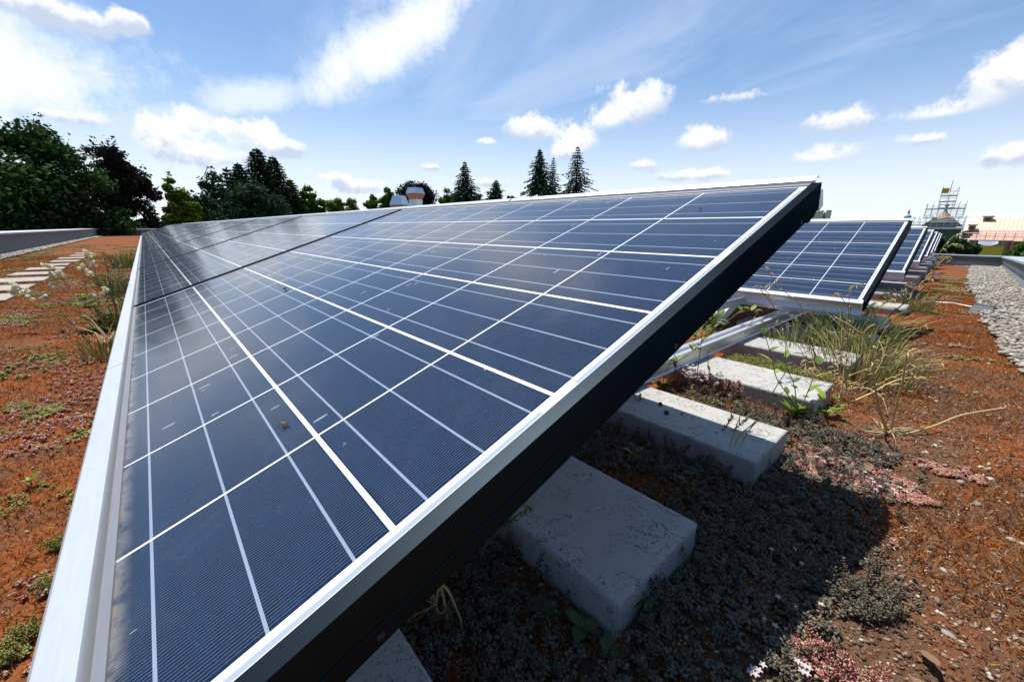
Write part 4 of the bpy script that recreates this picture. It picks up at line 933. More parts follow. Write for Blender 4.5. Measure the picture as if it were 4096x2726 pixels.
# flower heads over the pink stonecrop
pl_ = Plant('flowering_shoots', 'pinkish white stonecrop flowers on red stems between the sunlit slabs', 'flower', *c5(640, 760))
for i in range(90):
    q = Vector((random.uniform(-.075, .06), random.uniform(-.03, .04), 0)); h = random.uniform(.035, .06)
    pl_.mb('stem').tube([q, q+Vector((random.uniform(-.006, .006), random.uniform(-.006, .006), h))], .0006, 4)
    for j in range(3): pl_.star(q+Vector((random.uniform(-.006, .006), random.uniform(-.006, .006), h+random.uniform(-.004, .004))), .0055)
pl_.finish({'stem': M_SEDP, 'flower': M_PETAL}, smooth=False)
for lab, pts, r_ in (('cluster of white star flowers on pink stonecrop, lower right corner', [(1835, 1520), (1850, 1530), (1845, 1543), (1860, 1535), (1856, 1548)], .0042),
                     ('white star flowers in the shade at the bottom edge', [(1732, 1536), (1745, 1540), (1755, 1528), (1738, 1550), (1726, 1545)], .0042),
                     ('scattered white star flowers on the sunlit pink mat', [(2010, 1108), (2025, 1118), (2040, 1112), (2055, 1125), (2070, 1120), (2085, 1130), (1895, 1060), (1880, 1050), (1990, 1085), (2005, 1100), (2015, 1125), (2062, 1133)], .0042),
                     ('single pale star flowers dotted through the shaded stonecrop', [(1784, 1438), (1756, 1420), (1775, 1262), (1830, 1262), (1790, 1372), (1845, 1295), (1890, 1390)], .0042)):
    pl_ = Plant('star_flowers', lab, 'flower', *pts[0])
    for p_ in pts:
        c = at(*p_, Z=-0.185)-pl_.b; g0 = Vector((c.x+.003, c.y, 0)); pl_.mb('stem').tube([g0, c], .0007, 4); pl_.star(c, r_, own=True)
    pl_.finish({'stem': M_SEDP, 'flower': M_PETAL}, smooth=False)
# small shaded weeds near the front slabs
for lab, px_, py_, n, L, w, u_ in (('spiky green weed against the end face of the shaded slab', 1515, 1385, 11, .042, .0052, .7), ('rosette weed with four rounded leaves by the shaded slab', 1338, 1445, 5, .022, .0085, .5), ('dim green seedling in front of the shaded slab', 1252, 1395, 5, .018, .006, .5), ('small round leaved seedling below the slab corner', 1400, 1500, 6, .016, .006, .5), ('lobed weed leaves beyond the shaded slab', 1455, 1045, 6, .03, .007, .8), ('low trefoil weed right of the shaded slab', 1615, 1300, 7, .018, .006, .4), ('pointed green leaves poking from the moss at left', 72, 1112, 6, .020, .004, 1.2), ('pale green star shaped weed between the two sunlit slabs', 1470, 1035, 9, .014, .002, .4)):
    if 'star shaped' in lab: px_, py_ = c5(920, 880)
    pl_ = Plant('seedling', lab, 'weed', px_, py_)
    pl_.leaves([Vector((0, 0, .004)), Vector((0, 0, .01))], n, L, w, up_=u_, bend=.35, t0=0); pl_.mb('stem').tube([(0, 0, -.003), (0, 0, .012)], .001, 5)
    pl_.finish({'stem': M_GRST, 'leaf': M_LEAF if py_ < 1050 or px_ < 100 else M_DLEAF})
# tan withered plant hanging from under the frame
pl_ = Plant('withered_plant', 'withered tan plant with drooping split pods under the big panel edge', 'dry plant', 1030, 1440)
for s_ in ([(1010, 1340), (1022, 1380), (1030, 1440), (1040, 1470)], [(1010, 1340), (1032, 1360), (1050, 1400), (1062, 1430)], [(1012, 1340), (1000, 1390), (985, 1400), (972, 1405)], [(1030, 1400), (1010, 1410), (1000, 1380)], [(1035, 1450), (1060, 1480), (1075, 1500)]):
    a = pl_.stem(s_, (0.0016, 0.0011))
    for i in range(9):
        d = (a[-1]-a[-3]).normalized()+Vector([random.uniform(-.35, .35) for _ in range(3)])+Vector((0, 0, -.3)); pl_.mb('pod').leaf(a[-1]-(a[-1]-a[-3]).normalized()*.004*random.random()*3, d, random.uniform(.014, .026), .0009, .1)
pl_.finish({'stem': M_STALK, 'pod': M_STRAW})
pl_ = Plant('fern_shoot', 'yellow green tipped shoot leaning over the shaded slab', 'weed', 1100, 1300)
a = pl_.stem([(1100, 1300), (1120, 1250), (1165, 1205), (1220, 1165)], (.0014, .0008))
for i in range(60):
    q = a[int(len(a)*random.random()*.7)]; th = random.uniform(0, 6.28); pl_.mb('needle').leaf(q, Vector((math.cos(th), math.sin(th), random.uniform(-.4, 1))), .009, .0011, .1)
for i in range(26): pl_.mb('leaf').leaf(a[-1-random.randrange(4)], Vector([random.uniform(-1, 1) for _ in range(3)]), .008, .0016, .2)
pl_.finish({'stem': M_SPRIG, 'needle': M_SPRIG, 'leaf': M_LEAF})
# dead leaves
for i, (px_, py_, L, a0) in enumerate([(1905, 1068, .03, .2), (1990, 1085, .022, 1.2), (2120, 1500, .026, -1.1), (2090, 1560, .022, -.6), (1890, 1060, .02, .6), (1665, 850, .03, 1.0), (2340, 1470, .03, -.8)]):
    b_ = at(px_, py_, Z=-0.2); mb = MB(); mb.leaf((0, 0, .004), (math.cos(a0), math.sin(a0), .1), L, L*.26, -.25, fold=.35); mb.leaf((0, 0, .003), (math.cos(a0+.5), math.sin(a0+.5), .05), L*.5, L*.15, .3, fold=.4)
    o = mb.build('dead_leaf', M_DEAD, smooth=True); o.location = b_
    tag(o, ['curled tan dead leaf on the pink stonecrop edge', 'brown crumpled dead leaf in the middle of the pink mat', 'long torn dead leaf lying near the bottom right corner', 'flaky dead leaf touching the bottom edge of the photo', 'small tan dead leaf at the tip of the shadow', 'pinkish dead leaf behind the sunlit slab corner', 'narrow dead leaf at the far right edge'][i], 'dead leaf')
# dark pebbles on the slab
for i, (px_, py_, r_) in enumerate([(*c5(407, 865), .0055), (*c5(447, 922), .006), (*c5(550, 930), .0025)]):
    mb = MB(); mb.add([tuple(Vector(v)*r_*random.uniform(.85, 1.1)) for v in ico_v], [tuple(f) for f in ico_f]); o = mb.build('dark_pebble', M_BLACK); o.location = at(px_, py_, Z=-.16+r_*.7)
    tag(o, ['dark pebble with a pale bit on top of the half shaded slab', 'larger dark pebble lying in the shadow on the slab', 'tiny dark grain at the shadow line on the slab'][i], 'pebble')
# --- left plants
GB = at(*c9(1480, 1330), Z=-0.21)
def leftplant(name, label, cat, bx, by, stems, mats, fn, r=(0.0015, 0.0007), spread=.03):
    pl_ = Plant(name, label, cat, *c9(bx, by))
    for i, s_ in enumerate(stems):
        a = pl_.stem([c9(*t) for t in s_], r, spread=random.uniform(-spread, spread)*.3); fn(pl_, a, i)
    return pl_.finish(mats)
def camp(pl_, a, i):
    for q in [a[-1]]+[wob(a[-1-random.randrange(3)], .012) for _ in range(3)]:
        R0 = random.uniform(.0080, .0105); tilt_ = Vector((random.uniform(-.5, .5), random.uniform(-.5, .5), random.uniform(-.3, .6))).normalized()
        Mq = tilt_.to_track_quat('Z', 'Y').to_matrix().to_4x4(); Mq.translation = q
        mb = pl_.fresh('bladder'); k = len(mb.v); prof = [(.05, -.9), (.55, -.85), (.95, -.3), (1.0, .25), (.75, .85), (.5, 1.15), (.6, 1.35)]
        for rr, z_ in prof:
            for j in range(8): mb.v.append(tuple(Mq @ Vector((rr*R0*.8*math.cos(j*.7854), rr*R0*.8*math.sin(j*.7854), z_*R0))))
        for ii in range(len(prof)-1):
            for j in range(8): mb.f.append((k+ii*8+j, k+ii*8+(j+1) % 8, k+(ii+1)*8+(j+1) % 8, k+(ii+1)*8+j))
leftplant('bladder_campion', 'white bladder campion, tall stems with pale balloon flowers above the stepping slabs', 'flower', 1380, 1290,
          [[(1380, 1290), (1250, 1000), (1210, 600), (1150, 420), (1095, 350)], [(1380, 1290), (1120, 1050), (860, 760), (720, 620), (615, 515)], [(1200, 1080), (1100, 900), (1060, 700), (1030, 505)], [(860, 760), (760, 640), (715, 585)], [(1200, 700), (1170, 520), (1150, 470)], [(1060, 760), (1100, 680), (1110, 610)], [(1120, 1050), (760, 760), (660, 660), (640, 640)]],
          {'stem': M_REDST, 'bladder': M_CAMP}, camp, (.0013, .0007))
leftplant('bladder_campion', 'low bladder campion with pale flowers near the left edge of the photo', 'flower', 1300, 1330,
          [[(1300, 1330), (900, 1040), (620, 910), (545, 905)], [(900, 1040), (600, 900), (450, 850), (355, 835)], [(620, 920), (480, 900), (345, 910)], [(450, 850), (300, 800), (185, 840)], [(300, 800), (210, 790), (135, 825)], [(300, 800), (220, 770), (165, 745)]],
          {'stem': M_REDST, 'bladder': M_CAMP}, camp, (.0013, .0007))
leftplant('bladder_campion', 'bladder campion flower close beside the thistle stems', 'flower', 1450, 1300,
          [[(1450, 1300), (1330, 1100), (1230, 960), (1150, 885)], [(1400, 1200), (1350, 950), (1325, 790)], [(1000, 1000), (800, 800), (680, 730)]], {'stem': M_REDST, 'bladder': M_CAMP}, camp, (.0013, .0007))
def this(pl_, a, i):
    pl_.leaves(a, 18, .017, .0028, up_=1.1, bend=.2, t0=.05); 
    for _ in range(3):
        q = wob(a[-1-random.randrange(3)], .010)
        for j in range(9): pl_.mb('bud').leaf(q, Vector([random.uniform(-.7, .7), random.uniform(-.7, .7), 1]), .008, .0022, .1)
        if random.random() < .6:
            for j in range(8): pl_.mb('petal').leaf(q+Vector((0, 0, .006)), Vector([random.uniform(-.8, .8), random.uniform(-.8, .8), 1]), .006, .0012, .1)
leftplant('pink_weed', 'bushy dark green weed with small magenta flowers against the panel edge', 'flower', 1560, 1330,
          [[(1560, 1330), (1480, 900), (1400, 650), (1300, 420)], [(1560, 1330), (1500, 900), (1430, 600), (1400, 450)], [(1570, 1300), (1530, 950), (1480, 700), (1500, 500)], [(1560, 1300), (1560, 1000), (1540, 800), (1550, 660)], [(1560, 1300), (1450, 1050), (1380, 850), (1350, 720)], [(1570, 1300), (1590, 1100), (1580, 900), (1590, 640)], [(1550, 1320), (1420, 1150), (1370, 1000), (1360, 900)]],
          {'stem': M_GRST, 'leaf': M_DLEAF, 'bud': M_DLEAF, 'petal': M_PURP}, this, (.0016, .0009))
def blade(pl_, a, i): pass
leftplant('grass_stalk', 'single stiff grass stalk, green below and straw yellow at the tip', 'grass', 1500, 1310, [[(1500, 1310), (1450, 1050), (1390, 800), (1340, 520), (1295, 320)], [(1510, 1310), (1480, 1100), (1420, 900), (1370, 680)]], {'stem': M_GRST}, blade, (.0030, .0012))
leftplant('dry_grass_arc', 'arching pale dry grass head over the rusty moss', 'dry plant', 1500, 1200, [[(1500, 1200), (1280, 910), (1120, 800), (960, 730), (780, 695), (620, 720)], [(1280, 910), (1100, 770), (960, 700), (830, 680)], [(1050, 760), (900, 745), (720, 700)]], {'stem': M_STRAW, 'dry_leaf': M_STRAW}, lambda p, a, i: p.curls(a, 5, .02, .0012), (.0016, .0011))
leftplant('leafy_weed', 'green leafy weed with oval leaves leaning out from the panel edge', 'weed', 1480, 1330, [[(1480, 1330), (1280, 1150), (1080, 1030), (930, 1000)], [(1480, 1330), (1300, 1250), (1150, 1200), (1060, 1170)], [(1480, 1330), (1400, 1200), (1340, 1090)], [(1300, 1150), (1100, 950), (1000, 880)], [(1480, 1330), (1270, 1330), (1220, 1260)]], {'stem': M_REDST, 'leaf': M_LEAF}, lambda p, a, i: p.leaves(a, 15, .036, .0095, up_=.8, t0=.2), (.0016, .0008))
leftplant('dark_stalk', 'dark knotted stalk leaning left above the green stonecrop mat', 'dry plant', 1160, 1540, [[(1160, 1540), (1060, 1400), (960, 1280), (850, 1160), (810, 1090)]], {'stem': M_SPRIG, 'leaf': M_DLEAF}, lambda p, a, i: p.leaves(a, 10, .012, .002, up_=.8), (.0024, .0010))
pl_ = Plant('straw_tuft', 'bundle of yellow straw blades against the near panel edge', 'dry plant', *c9(1430, 1500))
for i in range(34):
    e_ = Vector(((random.uniform(-.9, .3)), random.uniform(-.5, .6), random.uniform(.1, .6))).normalized()
    pl_.mb('blade').leaf((random.uniform(-.02, .02), random.uniform(-.02, .02), .004), e_, random.uniform(.05, .13), random.uniform(.0012, .0028), random.uniform(.1, .7))
pl_.finish({'blade': M_STRAW})
for lab, gx, gy, n, hh, rr in (('green grass fringe along the far panel edge at left', -2.3, -.11, 70, .10, .07), ('yellowish grass clump beside the panel edge beyond the weeds', -1.75, -.12, 60, .09, .06), ('tall grass clump far along the panel edge', -3.6, -.12, 80, .16, .10), ('grass clump growing farther down the row edge', -6.0, -.15, 80, .2, .12)):
    tuft('grass_clump', lab, gx, gy, n, hh*.5, hh, rr, M_FRINGE, r_=.0016 if gx > -3 else .003, lean=.6, dry=int(n*.5))
# young bush at the end of the row
def leafcloud(name, label, cat, c, rad, n, s, mt, trunk=True, group=None):
    e = empty(name, c); tag(e, label, cat, group)
    u_ = rng.normal(size=(n, 3)); u_ /= np.linalg.norm(u_, axis=1)[:, None]; p_ = u_*(rng.uniform(0, 1, n)**.45)[:, None]*np.array(rad)
    p_ *= (1+0.25*np.array([noise.noise(tuple(v*3)) for v in u_]))[:, None]
    V_, F_ = scatter([(-.5, 0, 0), (0, -.3, .05), (.5, 0, 0), (0, .3, .05)], [(0, 1, 2, 3)], p_, rng.uniform(.6, 1.3, n)*s, 3.1); npmesh('foliage', V_, F_, mt, e)
    mb = MB()
    for i in range(5): mb.tube([(0, 0, -rad[2]*1.3), (random.uniform(-.3, .3)*rad[0], random.uniform(-.3, .3)*rad[1], 0), (random.uniform(-.7, .7)*rad[0], random.uniform(-.7, .7)*rad[1], rad[2]*.7)], (rad[0]*.05, rad[0]*.015), 5)
    mb.build('stem', M_BARK, e); return e
M_BARK = simple('bark', (0.09, 0.07, 0.055), 0.9, scale=6)
leafcloud('young_bush', 'yellow green young bush sprouting at the far end of the panel row', 'bush', at(330, 514, Y=-0.35), (.30, .30, .26), 900, .055, M_SEDY)
# ------------------------------------------------------------------ trees beyond the roof
def fol(name, stops, trans=0.22):
    return island(name, stops, 0.85, trans, 0.05)
F_DARK = fol('dark_broadleaf', [(0, (0.012, 0.032, 0.010)), (0.5, (0.028, 0.070, 0.017)), (1, (0.065, 0.13, 0.032))])
F_PURP = fol('copper_beech_leaves', [(0, (0.010, 0.012, 0.009)), (0.6, (0.026, 0.024, 0.020)), (1, (0.050, 0.042, 0.034))], .15)
F_LIME = fol('lime_leaves', [(0, (0.06, 0.11, 0.012)), (0.5, (0.12, 0.20, 0.022)), (1, (0.24, 0.32, 0.04))], .4)
F_MID = fol('fresh_leaves', [(0, (0.035, 0.085, 0.012)), (0.5, (0.07, 0.16, 0.02)), (1, (0.14, 0.26, 0.04))], .35)
F_YEL = fol('yellow_green_leaves', [(0, (0.12, 0.15, 0.03)), (0.5, (0.22, 0.26, 0.06)), (1, (0.34, 0.36, 0.11))], .4)
F_CON = fol('conifer_needles', [(0, (0.006, 0.018, 0.008)), (0.6, (0.014, 0.036, 0.014)), (1, (0.03, 0.065, 0.022))], .05)
F_PINE = fol('pine_needles', [(0, (0.018, 0.038, 0.020)), (0.6, (0.040, 0.075, 0.036)), (1, (0.075, 0.12, 0.055))], .1)
F_SPR = fol('spruce_needles', [(0, (0.010, 0.024, 0.014)), (0.6, (0.022, 0.048, 0.024)), (1, (0.05, 0.085, 0.03))], .08)
QV = np.array([(-.5, 0, 0), (0, -.32, .06), (.5, 0, 0), (0, .32, .06)]); QF = np.array([(0, 1, 2, 3)])
LAND = -8.0
def trunk_part(e, h, r_, lean=0.0, limbs=6, spread=0.5):
    mb = MB(); mb.tube([(0, 0, 0), (lean*.3, 0, h*.3), (lean*.7, .1, h*.62), (lean, 0, h*.86)], [r_*1.25, r_, r_*.7, r_*.25], 8)
    for i in range(limbs):
        a = i*2.4; z0 = h*(.35+.4*i/limbs); L = h*spread*.45
        mb.tube([(0, 0, z0), (math.cos(a)*L*.5, math.sin(a)*L*.5, z0+L*.4), (math.cos(a)*L, math.sin(a)*L, z0+L*.75)], (r_*.4, r_*.1), 5)
    mb.build('trunk', M_BARK, e, smooth=True)
def broadleaf(name, label, az, d, top, halfdeg, mt, n=9000, leaf=.34, low=-3.0, lumps=60, group=None, shape=1.0, seed=1, cat='tree'):
    """crown from many leaf clumps spread through an uneven ellipsoid"""
    g = np.random.default_rng(seed); b = polar(az, d, z=LAND); e = empty(name, b); tag(e, label, cat, group)
    zl = CAM.z+d*math.tan(R(low))-LAND; ztop = CAM.z+d*math.tan(R(top))-LAND; ztop += .07*(ztop-zl); rx = d*math.tan(R(halfdeg)); rz = (ztop-zl)/2; zc = (ztop+zl)/2
    u_ = g.normal(size=(lumps, 3)); u_ /= np.linalg.norm(u_, axis=1)[:, None]
    lumps_ = lumps; rr = (g.uniform(.05, 1, lumps)**.45*.92)[:, None]*(1+.22*np.array([noise.noise((*(v*1.8), )) for v in u_]))[:, None]
    cen = u_*rr*np.array([rx, rx, rz])
    if shape != 1: cen[:, :2] *= (1-(shape-1)*np.clip(cen[:, 2:]/rz, -1, 1)*.5)
    cr_ = g.uniform(.22, .42, lumps)*min(rx, rz)
    ci = g.integers(0, lumps, n); v = g.normal(size=(n, 3)); v /= np.linalg.norm(v, axis=1)[:, None]
    p_ = cen[ci]+v*(g.uniform(0, 1, n)**.5*cr_[ci])[:, None]*np.array([1, 1, .72])
    nt_ = n//14; ti = g.integers(0, lumps, nt_)     # stray twigs breaking the outline
    p_[:nt_] = cen[ti]*(1+g.uniform(.05, .22, nt_))[:, None]+v[:nt_]*cr_[ti][:, None]*.5
    p_[:, 2] = np.minimum(p_[:, 2], rz*1.03); p_[:, 2] += zc
    V_, F_ = scatter(QV, QF, p_, g.uniform(.5, 1.25, n)*leaf, 3.1, g); npmesh('crown', V_, F_, mt, e)
    trunk_part(e, zc+rz*.3, max(.15, rx*.07)); return e
def conifer(name, label, az, d, top, halfdeg, mt, low=0.0, droop=.35, whorls=26, per=9, leaf=.55, power=.85, gap=.15, n_tw=9, group=None, seed=1, thin=1.0):
    """whorled, drooping branches carrying hanging sprays"""
    g = np.random.default_rng(seed); b = polar(az, d, z=LAND); e = empty(name, b); tag(e, label, 'tree', group)
    H = CAM.z+d*math.tan(R(top))-LAND; zb = CAM.z+d*math.tan(R(low))-LAND; rb = d*math.tan(R(halfdeg))
    P_, D_, S_ = [], [], []; bm = MB()
    for w in range(whorls):
        t = (w+.3)/whorls; z = H-(H-zb)*t; rad = rb*t**power
        for k in range(per):
            a = k*2*math.pi/per+w*.9+g.uniform(-.25, .25); L = rad*g.uniform(1-gap*2.2, 1.12)
            if g.random() < gap*.6: L *= .55
            steps = max(3, int(n_tw*L/rb)+3); dr = droop*L*(.6+.6*t); pts = []
            for s_ in range(steps+1):
                q = s_/steps; zz_ = z+L*.10*q-dr*q*q+dr*.35*max(0, q-.75)*2
                pts.append((math.cos(a)*L*q, math.sin(a)*L*q, zz_))
            if w % 2 == 0 or t > .5: bm.tube([pts[0], pts[len(pts)//2], pts[-1]], (.05*max(.4, t)*d/60, .012), 3, cap=False)
            for s_ in range(1, steps+1):
                for r__ in range(3 if thin >= 1 else 2):
                    p0 = np.array(pts[s_])+g.normal(size=3)*np.array([.13, .13, .06])*leaf
                    sd = g.uniform(-1, 1); dv = np.array([math.cos(a)*.7-math.sin(a)*sd, math.sin(a)*.7+math.cos(a)*sd, -g.uniform(.15, .95)])
                    P_.append(p0); D_.append(dv); S_.append(leaf*g.uniform(.6, 1.2)*(.55+.45*t)*(1.15-.35*s_/steps))
    for i in range(14): P_.append(np.array([0, 0, H-i*.06*leaf])); D_.append(np.array([g.uniform(-.4, .4), g.uniform(-.4, .4), .8])); S_.append(leaf*.35)
    P_, D_, S_ = np.array(P_), np.array(D_), np.array(S_); D_ /= np.linalg.norm(D_, axis=1)[:, None]
    rd = g.normal(size=P_.shape); sd = np.cross(D_, rd); sd /= np.linalg.norm(sd, axis=1)[:, None]; n = len(P_)
    V_ = np.stack([P_, P_+D_*S_[:, None]*.5+sd*S_[:, None]*.20, P_+D_*S_[:, None], P_+D_*S_[:, None]*.5-sd*S_[:, None]*.20], 1).reshape(-1, 3)
    F_ = (np.arange(n)*4)[:, None]+np.arange(4)[None]
    npmesh('crown', V_, F_, mt, e)
    bm.tube([(0, 0, 0), (0, 0, H*.5), (0, 0, H*.98)], [.32*d/60, .2*d/60, .03], 7); bm.build('trunk', M_BARK, e); return e
G1 = 'trees beyond the left parapet'; G2 = 'trees beyond the panel row'
broadleaf('broadleaf_tree', 'dark green broadleaf tree cut by the left edge of the photo', -102.5, 27, 6.9, 7.84, F_DARK, 30400, 0.229, -8, 126, G1, seed=2)
broadleaf('broadleaf_tree', 'tallest dark green broadleaf tree at far left, twigs above the crown', -95.6, 29, 7.7, 4.82, F_DARK, 38000, 0.211, -8, 144, G1, seed=3)
broadleaf('copper_beech', 'large dark purple copper beech left of the sunny lime crown', -91.0, 31, 6.8, 2.7, F_PURP, 38000, 0.194, -8, 144, G1, seed=4)
broadleaf('broadleaf_tree', 'sunlit yellow green crown between the purple beech and the pine', -86.6, 35, 4.75, 1.6, F_LIME, 17100, 0.264, -4, 81, G1, seed=5)
broadleaf('broadleaf_tree', 'dull green shaded tree filling in below the lime crown', -85.0, 38, 3.2, 2.91, F_PINE, 17100, 0.264, -5, 81, G1, seed=6)
broadleaf('pine_tree', 'blue green pine with spiky upper branches left of the dark firs', -82.6, 40, 5.5, 2.6, F_PINE, 19000, .26, -5, 80, G1, seed=7)
conifer('pine_tree', 'thin pine top poking up beside the dark firs', -82.0, 41, 6.3, 2.2, F_PINE, 0, .05, 16, 8, .5, .7, .3, 8, G1, 31)
broadleaf('pine_tree', 'spreading olive green pine in front of the dark firs', -79.6, 38, 4.4, 3.36, F_PINE, 20900, 0.246, -5, 90, G1, seed=8)
conifer('dark_conifer', 'dense dark conifer, left and lower of the close group', -80.9, 47, 6.9, 2.6, F_CON, -3, .1, 34, 12, .55, .62, .06, 8, G1, 9)
conifer('dark_conifer', 'dense dark conifer with the highest tip of the close group', -78.9, 47, 8.6, 3.4, F_CON, -3, .1, 40, 12, .55, .6, .06, 8, G1, 10)
conifer('dark_conifer', 'dense dark conifer just right of the highest tip', -77.4, 48, 7.9, 3.2, F_CON, -3, .1, 38, 12, .55, .6, .06, 8, G1, 11)
conifer('dark_conifer', 'dense dark conifer sloping down on the right of the close group', -75.9, 48, 5.6, 2.6, F_CON, -3, .1, 32, 12, .5, .6, .06, 8, G1, 12)
broadleaf('broadleaf_tree', 'fresh green tree immediately right of the dark conifers', -74.0, 62, 4.8, 1.46, F_MID, 15200, 0.317, -1, 72, G1, seed=13)
broadleaf('small_tree', 'small light green tree top in the gap before the yellow trees', -72.6, 66, 2.9, 0.67, F_MID, 4180, 0.299, 0, 28, G2, seed=14)
broadleaf('yellow_green_tree', 'left one of two rounded yellow green tree tops above the row', -71.2, 62, 3.75, 1.12, F_YEL, 9500, 0.264, 0, 54, G2, seed=15)
broadleaf('yellow_green_tree', 'right one of two rounded yellow green tree tops above the row', -69.5, 62, 3.95, 1.18, F_YEL, 9500, 0.264, 0, 54, G2, seed=16)
broadleaf('broadleaf_tree', 'green tree left of the metal roof vents', -66.6, 56, 4.25, 1.06, F_MID, 9500, 0.299, 0, 54, G2, seed=17)
broadleaf('broadleaf_tree', 'green tree half behind the wide metal roof vent', -64.7, 54, 4.9, 1.34, F_MID, 11400, 0.299, 0, 61, G2, seed=18)
broadleaf('copper_beech', 'rounded purple copper beech behind the metal roof vents', -61.2, 62, 6.35, 2.8, F_PURP, 28500, 0.282, 0, 108, G2, seed=19)
broadleaf('broadleaf_tree', 'low green tree at the left foot of the single spruce', -56.6, 74, 5.3, 1.46, F_MID, 9500, 0.37, 1, 54, G2, seed=20)
broadleaf('broadleaf_tree', 'low green tree at the right foot of the single spruce', -53.2, 74, 5.0, 1.23, F_MID, 8550, 0.37, 1, 54, G2, seed=21)
conifer('spruce_tree', 'single dark spruce standing right of the vents', -54.7, 60, 8.75, 2.9, F_SPR, 3.5, .30, 20, 9, .50, .9, .25, 15, G2, 22)
conifer('pine_tree', 'short dark pine between the single spruce and the tall pair', -50.55, 66, 6.6, 2.0, F_SPR, 3.5, .1, 13, 8, .6, .7, .3, 12, G2, 23)
broadleaf('small_tree', 'tiny green tree top left of the tall spruce pair', -48.3, 80, 5.05, 1.01, F_MID, 4180, 0.352, 2, 28, G2, seed=24)
conifer('spruce_tree', 'tall dark spruce, left and fullest of the tall group', -44.8, 58, 10.4, 3.0, F_SPR, 5, .36, 22, 9, .48, .85, .28, 16, G2, 25)
conifer('spruce_tree', 'thin sparse spruce squeezed between the two tall ones', -43.0, 63, 9.4, 2.0, F_SPR, 5, .30, 17, 7, .42, .9, .35, 11, G2, 26, .5)
conifer('spruce_tree', 'tall spruce with airy layered branches, right of the tall group', -39.85, 56, 10.7, 3.7, F_SPR, 5, .36, 19, 8, .46, .95, .32, 17, G2, 27, .8)
broadleaf('bush_top', 'bright green bush top at the right edge beside the scaffolded house', 3.4, 60, -.1, 1.46, F_MID, 11400, 0.264, -5, 54, seed=28)
broadleaf('broadleaf_tree', 'dark green tree behind the far right rows below the scaffolding', -1.7, 70, .15, 1.46, F_DARK, 13300, 0.352, -4, 64, seed=29)
broadleaf('broadleaf_tree', 'dark green tree in front of the tiled house wall', -.3, 72, -.45, 1.01, F_DARK, 9500, 0.352, -4, 54, seed=30)

# ------------------------------------------------------------------ metal roof vents
M_VENT = metal('vent_sheet', (0.66, 0.68, 0.70), 0.30, 0.9); M_VENT2 = metal('vent_sheet_tan', (0.46, 0.43, 0.38), 0.35, 0.8)
def frustum(mb, r0_, z0, r1_, z1, cap=True):
    k = len(mb.v)
    for r_, z in ((r0_, z0), (r1_, z1)):
        for sx_, sy_ in ((-1, -1), (1, -1), (1, 1), (-1, 1)): mb.v.append((sx_*r_, sy_*r_, z))
    for i in range(4): j = (i+1) % 4; mb.f.append((k+i, k+j, k+4+j, k+4+i))
    if cap: mb.f += [(k+3, k+2, k+1, k), (k+4, k+5, k+6, k+7)]
def vent(label, az, d, zbot, zmid, ztop, rm, rt_, rn, neck, rz):
    e = empty('roof_vent', polar(az, d, z=-.2), (0, 0, R(rz))); tag(e, label, 'roof vent', 'metal vents on the roof')
    mb = MB(); frustum(mb, rn, 0, rn, zbot); mb.build('shaft', M_VENT, e)
    if neck:
        mb = MB(); frustum(mb, rn+.02, zbot-.20, rn+.02, zbot-.17); frustum(mb, rn+.015, zbot-.06, rn+.015, zbot-.04); mb.build('collar', M_VENT, e)
    mb = MB(); frustum(mb, rn, zbot, rm, zmid-.006); mb.build('lower_cowl', M_VENT2, e)
    mb = MB(); frustum(mb, rm, zmid, rt_, ztop); mb.build('upper_cowl', M_VENT, e)
vd = 14.0; zz_ = lambda el: CAM.z+vd*math.tan(R(el))+.2
vent('wide low metal roof vent, left one of the two shiny vents', -63.35, vd+.6, zz_(2.25), zz_(3.35), zz_(4.55), .235, .15, .16, False, 30)
vent('taller narrow metal roof vent on a banded shaft, right of the wide one', -61.25, vd, zz_(3.95), zz_(4.68), zz_(5.4), .215, .165, .15, True, 18)
e = empty('roof_hatch', polar(-67.6, 16, z=-.2), (0, 0, R(20))); tag(e, 'low grey roof hatch just showing above the panel row left of the vents', 'roof hatch')
mb = MB(); mb.box((-.5, -.3, 0), (.5, .3, CAM.z+16*math.tan(R(2.42))+.12)); mb.build('curb', M_COPE, e); mb = MB(); hz = CAM.z+16*math.tan(R(2.42))+.12; mb.box((-.54, -.34, hz), (.54, .34, hz+.05)); mb.build('lid', M_VENT, e)

for lab, x_, v_, r_ in (('tiny dead insect lying on the big panel between the two nearest wide lines', -.2115, .141, .0028), ('second tiny dead insect on the big panel, farther up the glass', -.831, .3005, .0035), ('light bit of dirt on the big panel near its upper right corner', -.1153, .8318, .0018)):
    mb = MB(); mb.add([tuple(Vector((v[0]*1.5, v[1], v[2]*.8))*r_*random.uniform(.6, 1.1)) for v in ico_v], [tuple(f) for f in ico_f])
    for i in range(6): a = i*1.05; mb.tube([(0, 0, 0), (math.cos(a)*r_*1.6, math.sin(a)*r_*1.6, r_*.7), (math.cos(a)*r_*1.9, math.sin(a)*r_*1.9, -r_*.6)], r_*.08, 3)
    o = mb.build('dead_insect' if 'insect' in lab else 'dirt_crumb', M_DEAD); o.location = (x_, v_*math.cos(AL)-math.sin(AL)*(.001+r_*.7), v_*math.sin(AL)+math.cos(AL)*(.001+r_*.7)); o.rotation_euler = (AL, 0, .7); tag(o, lab, 'insect' if 'insect' in lab else 'dirt')
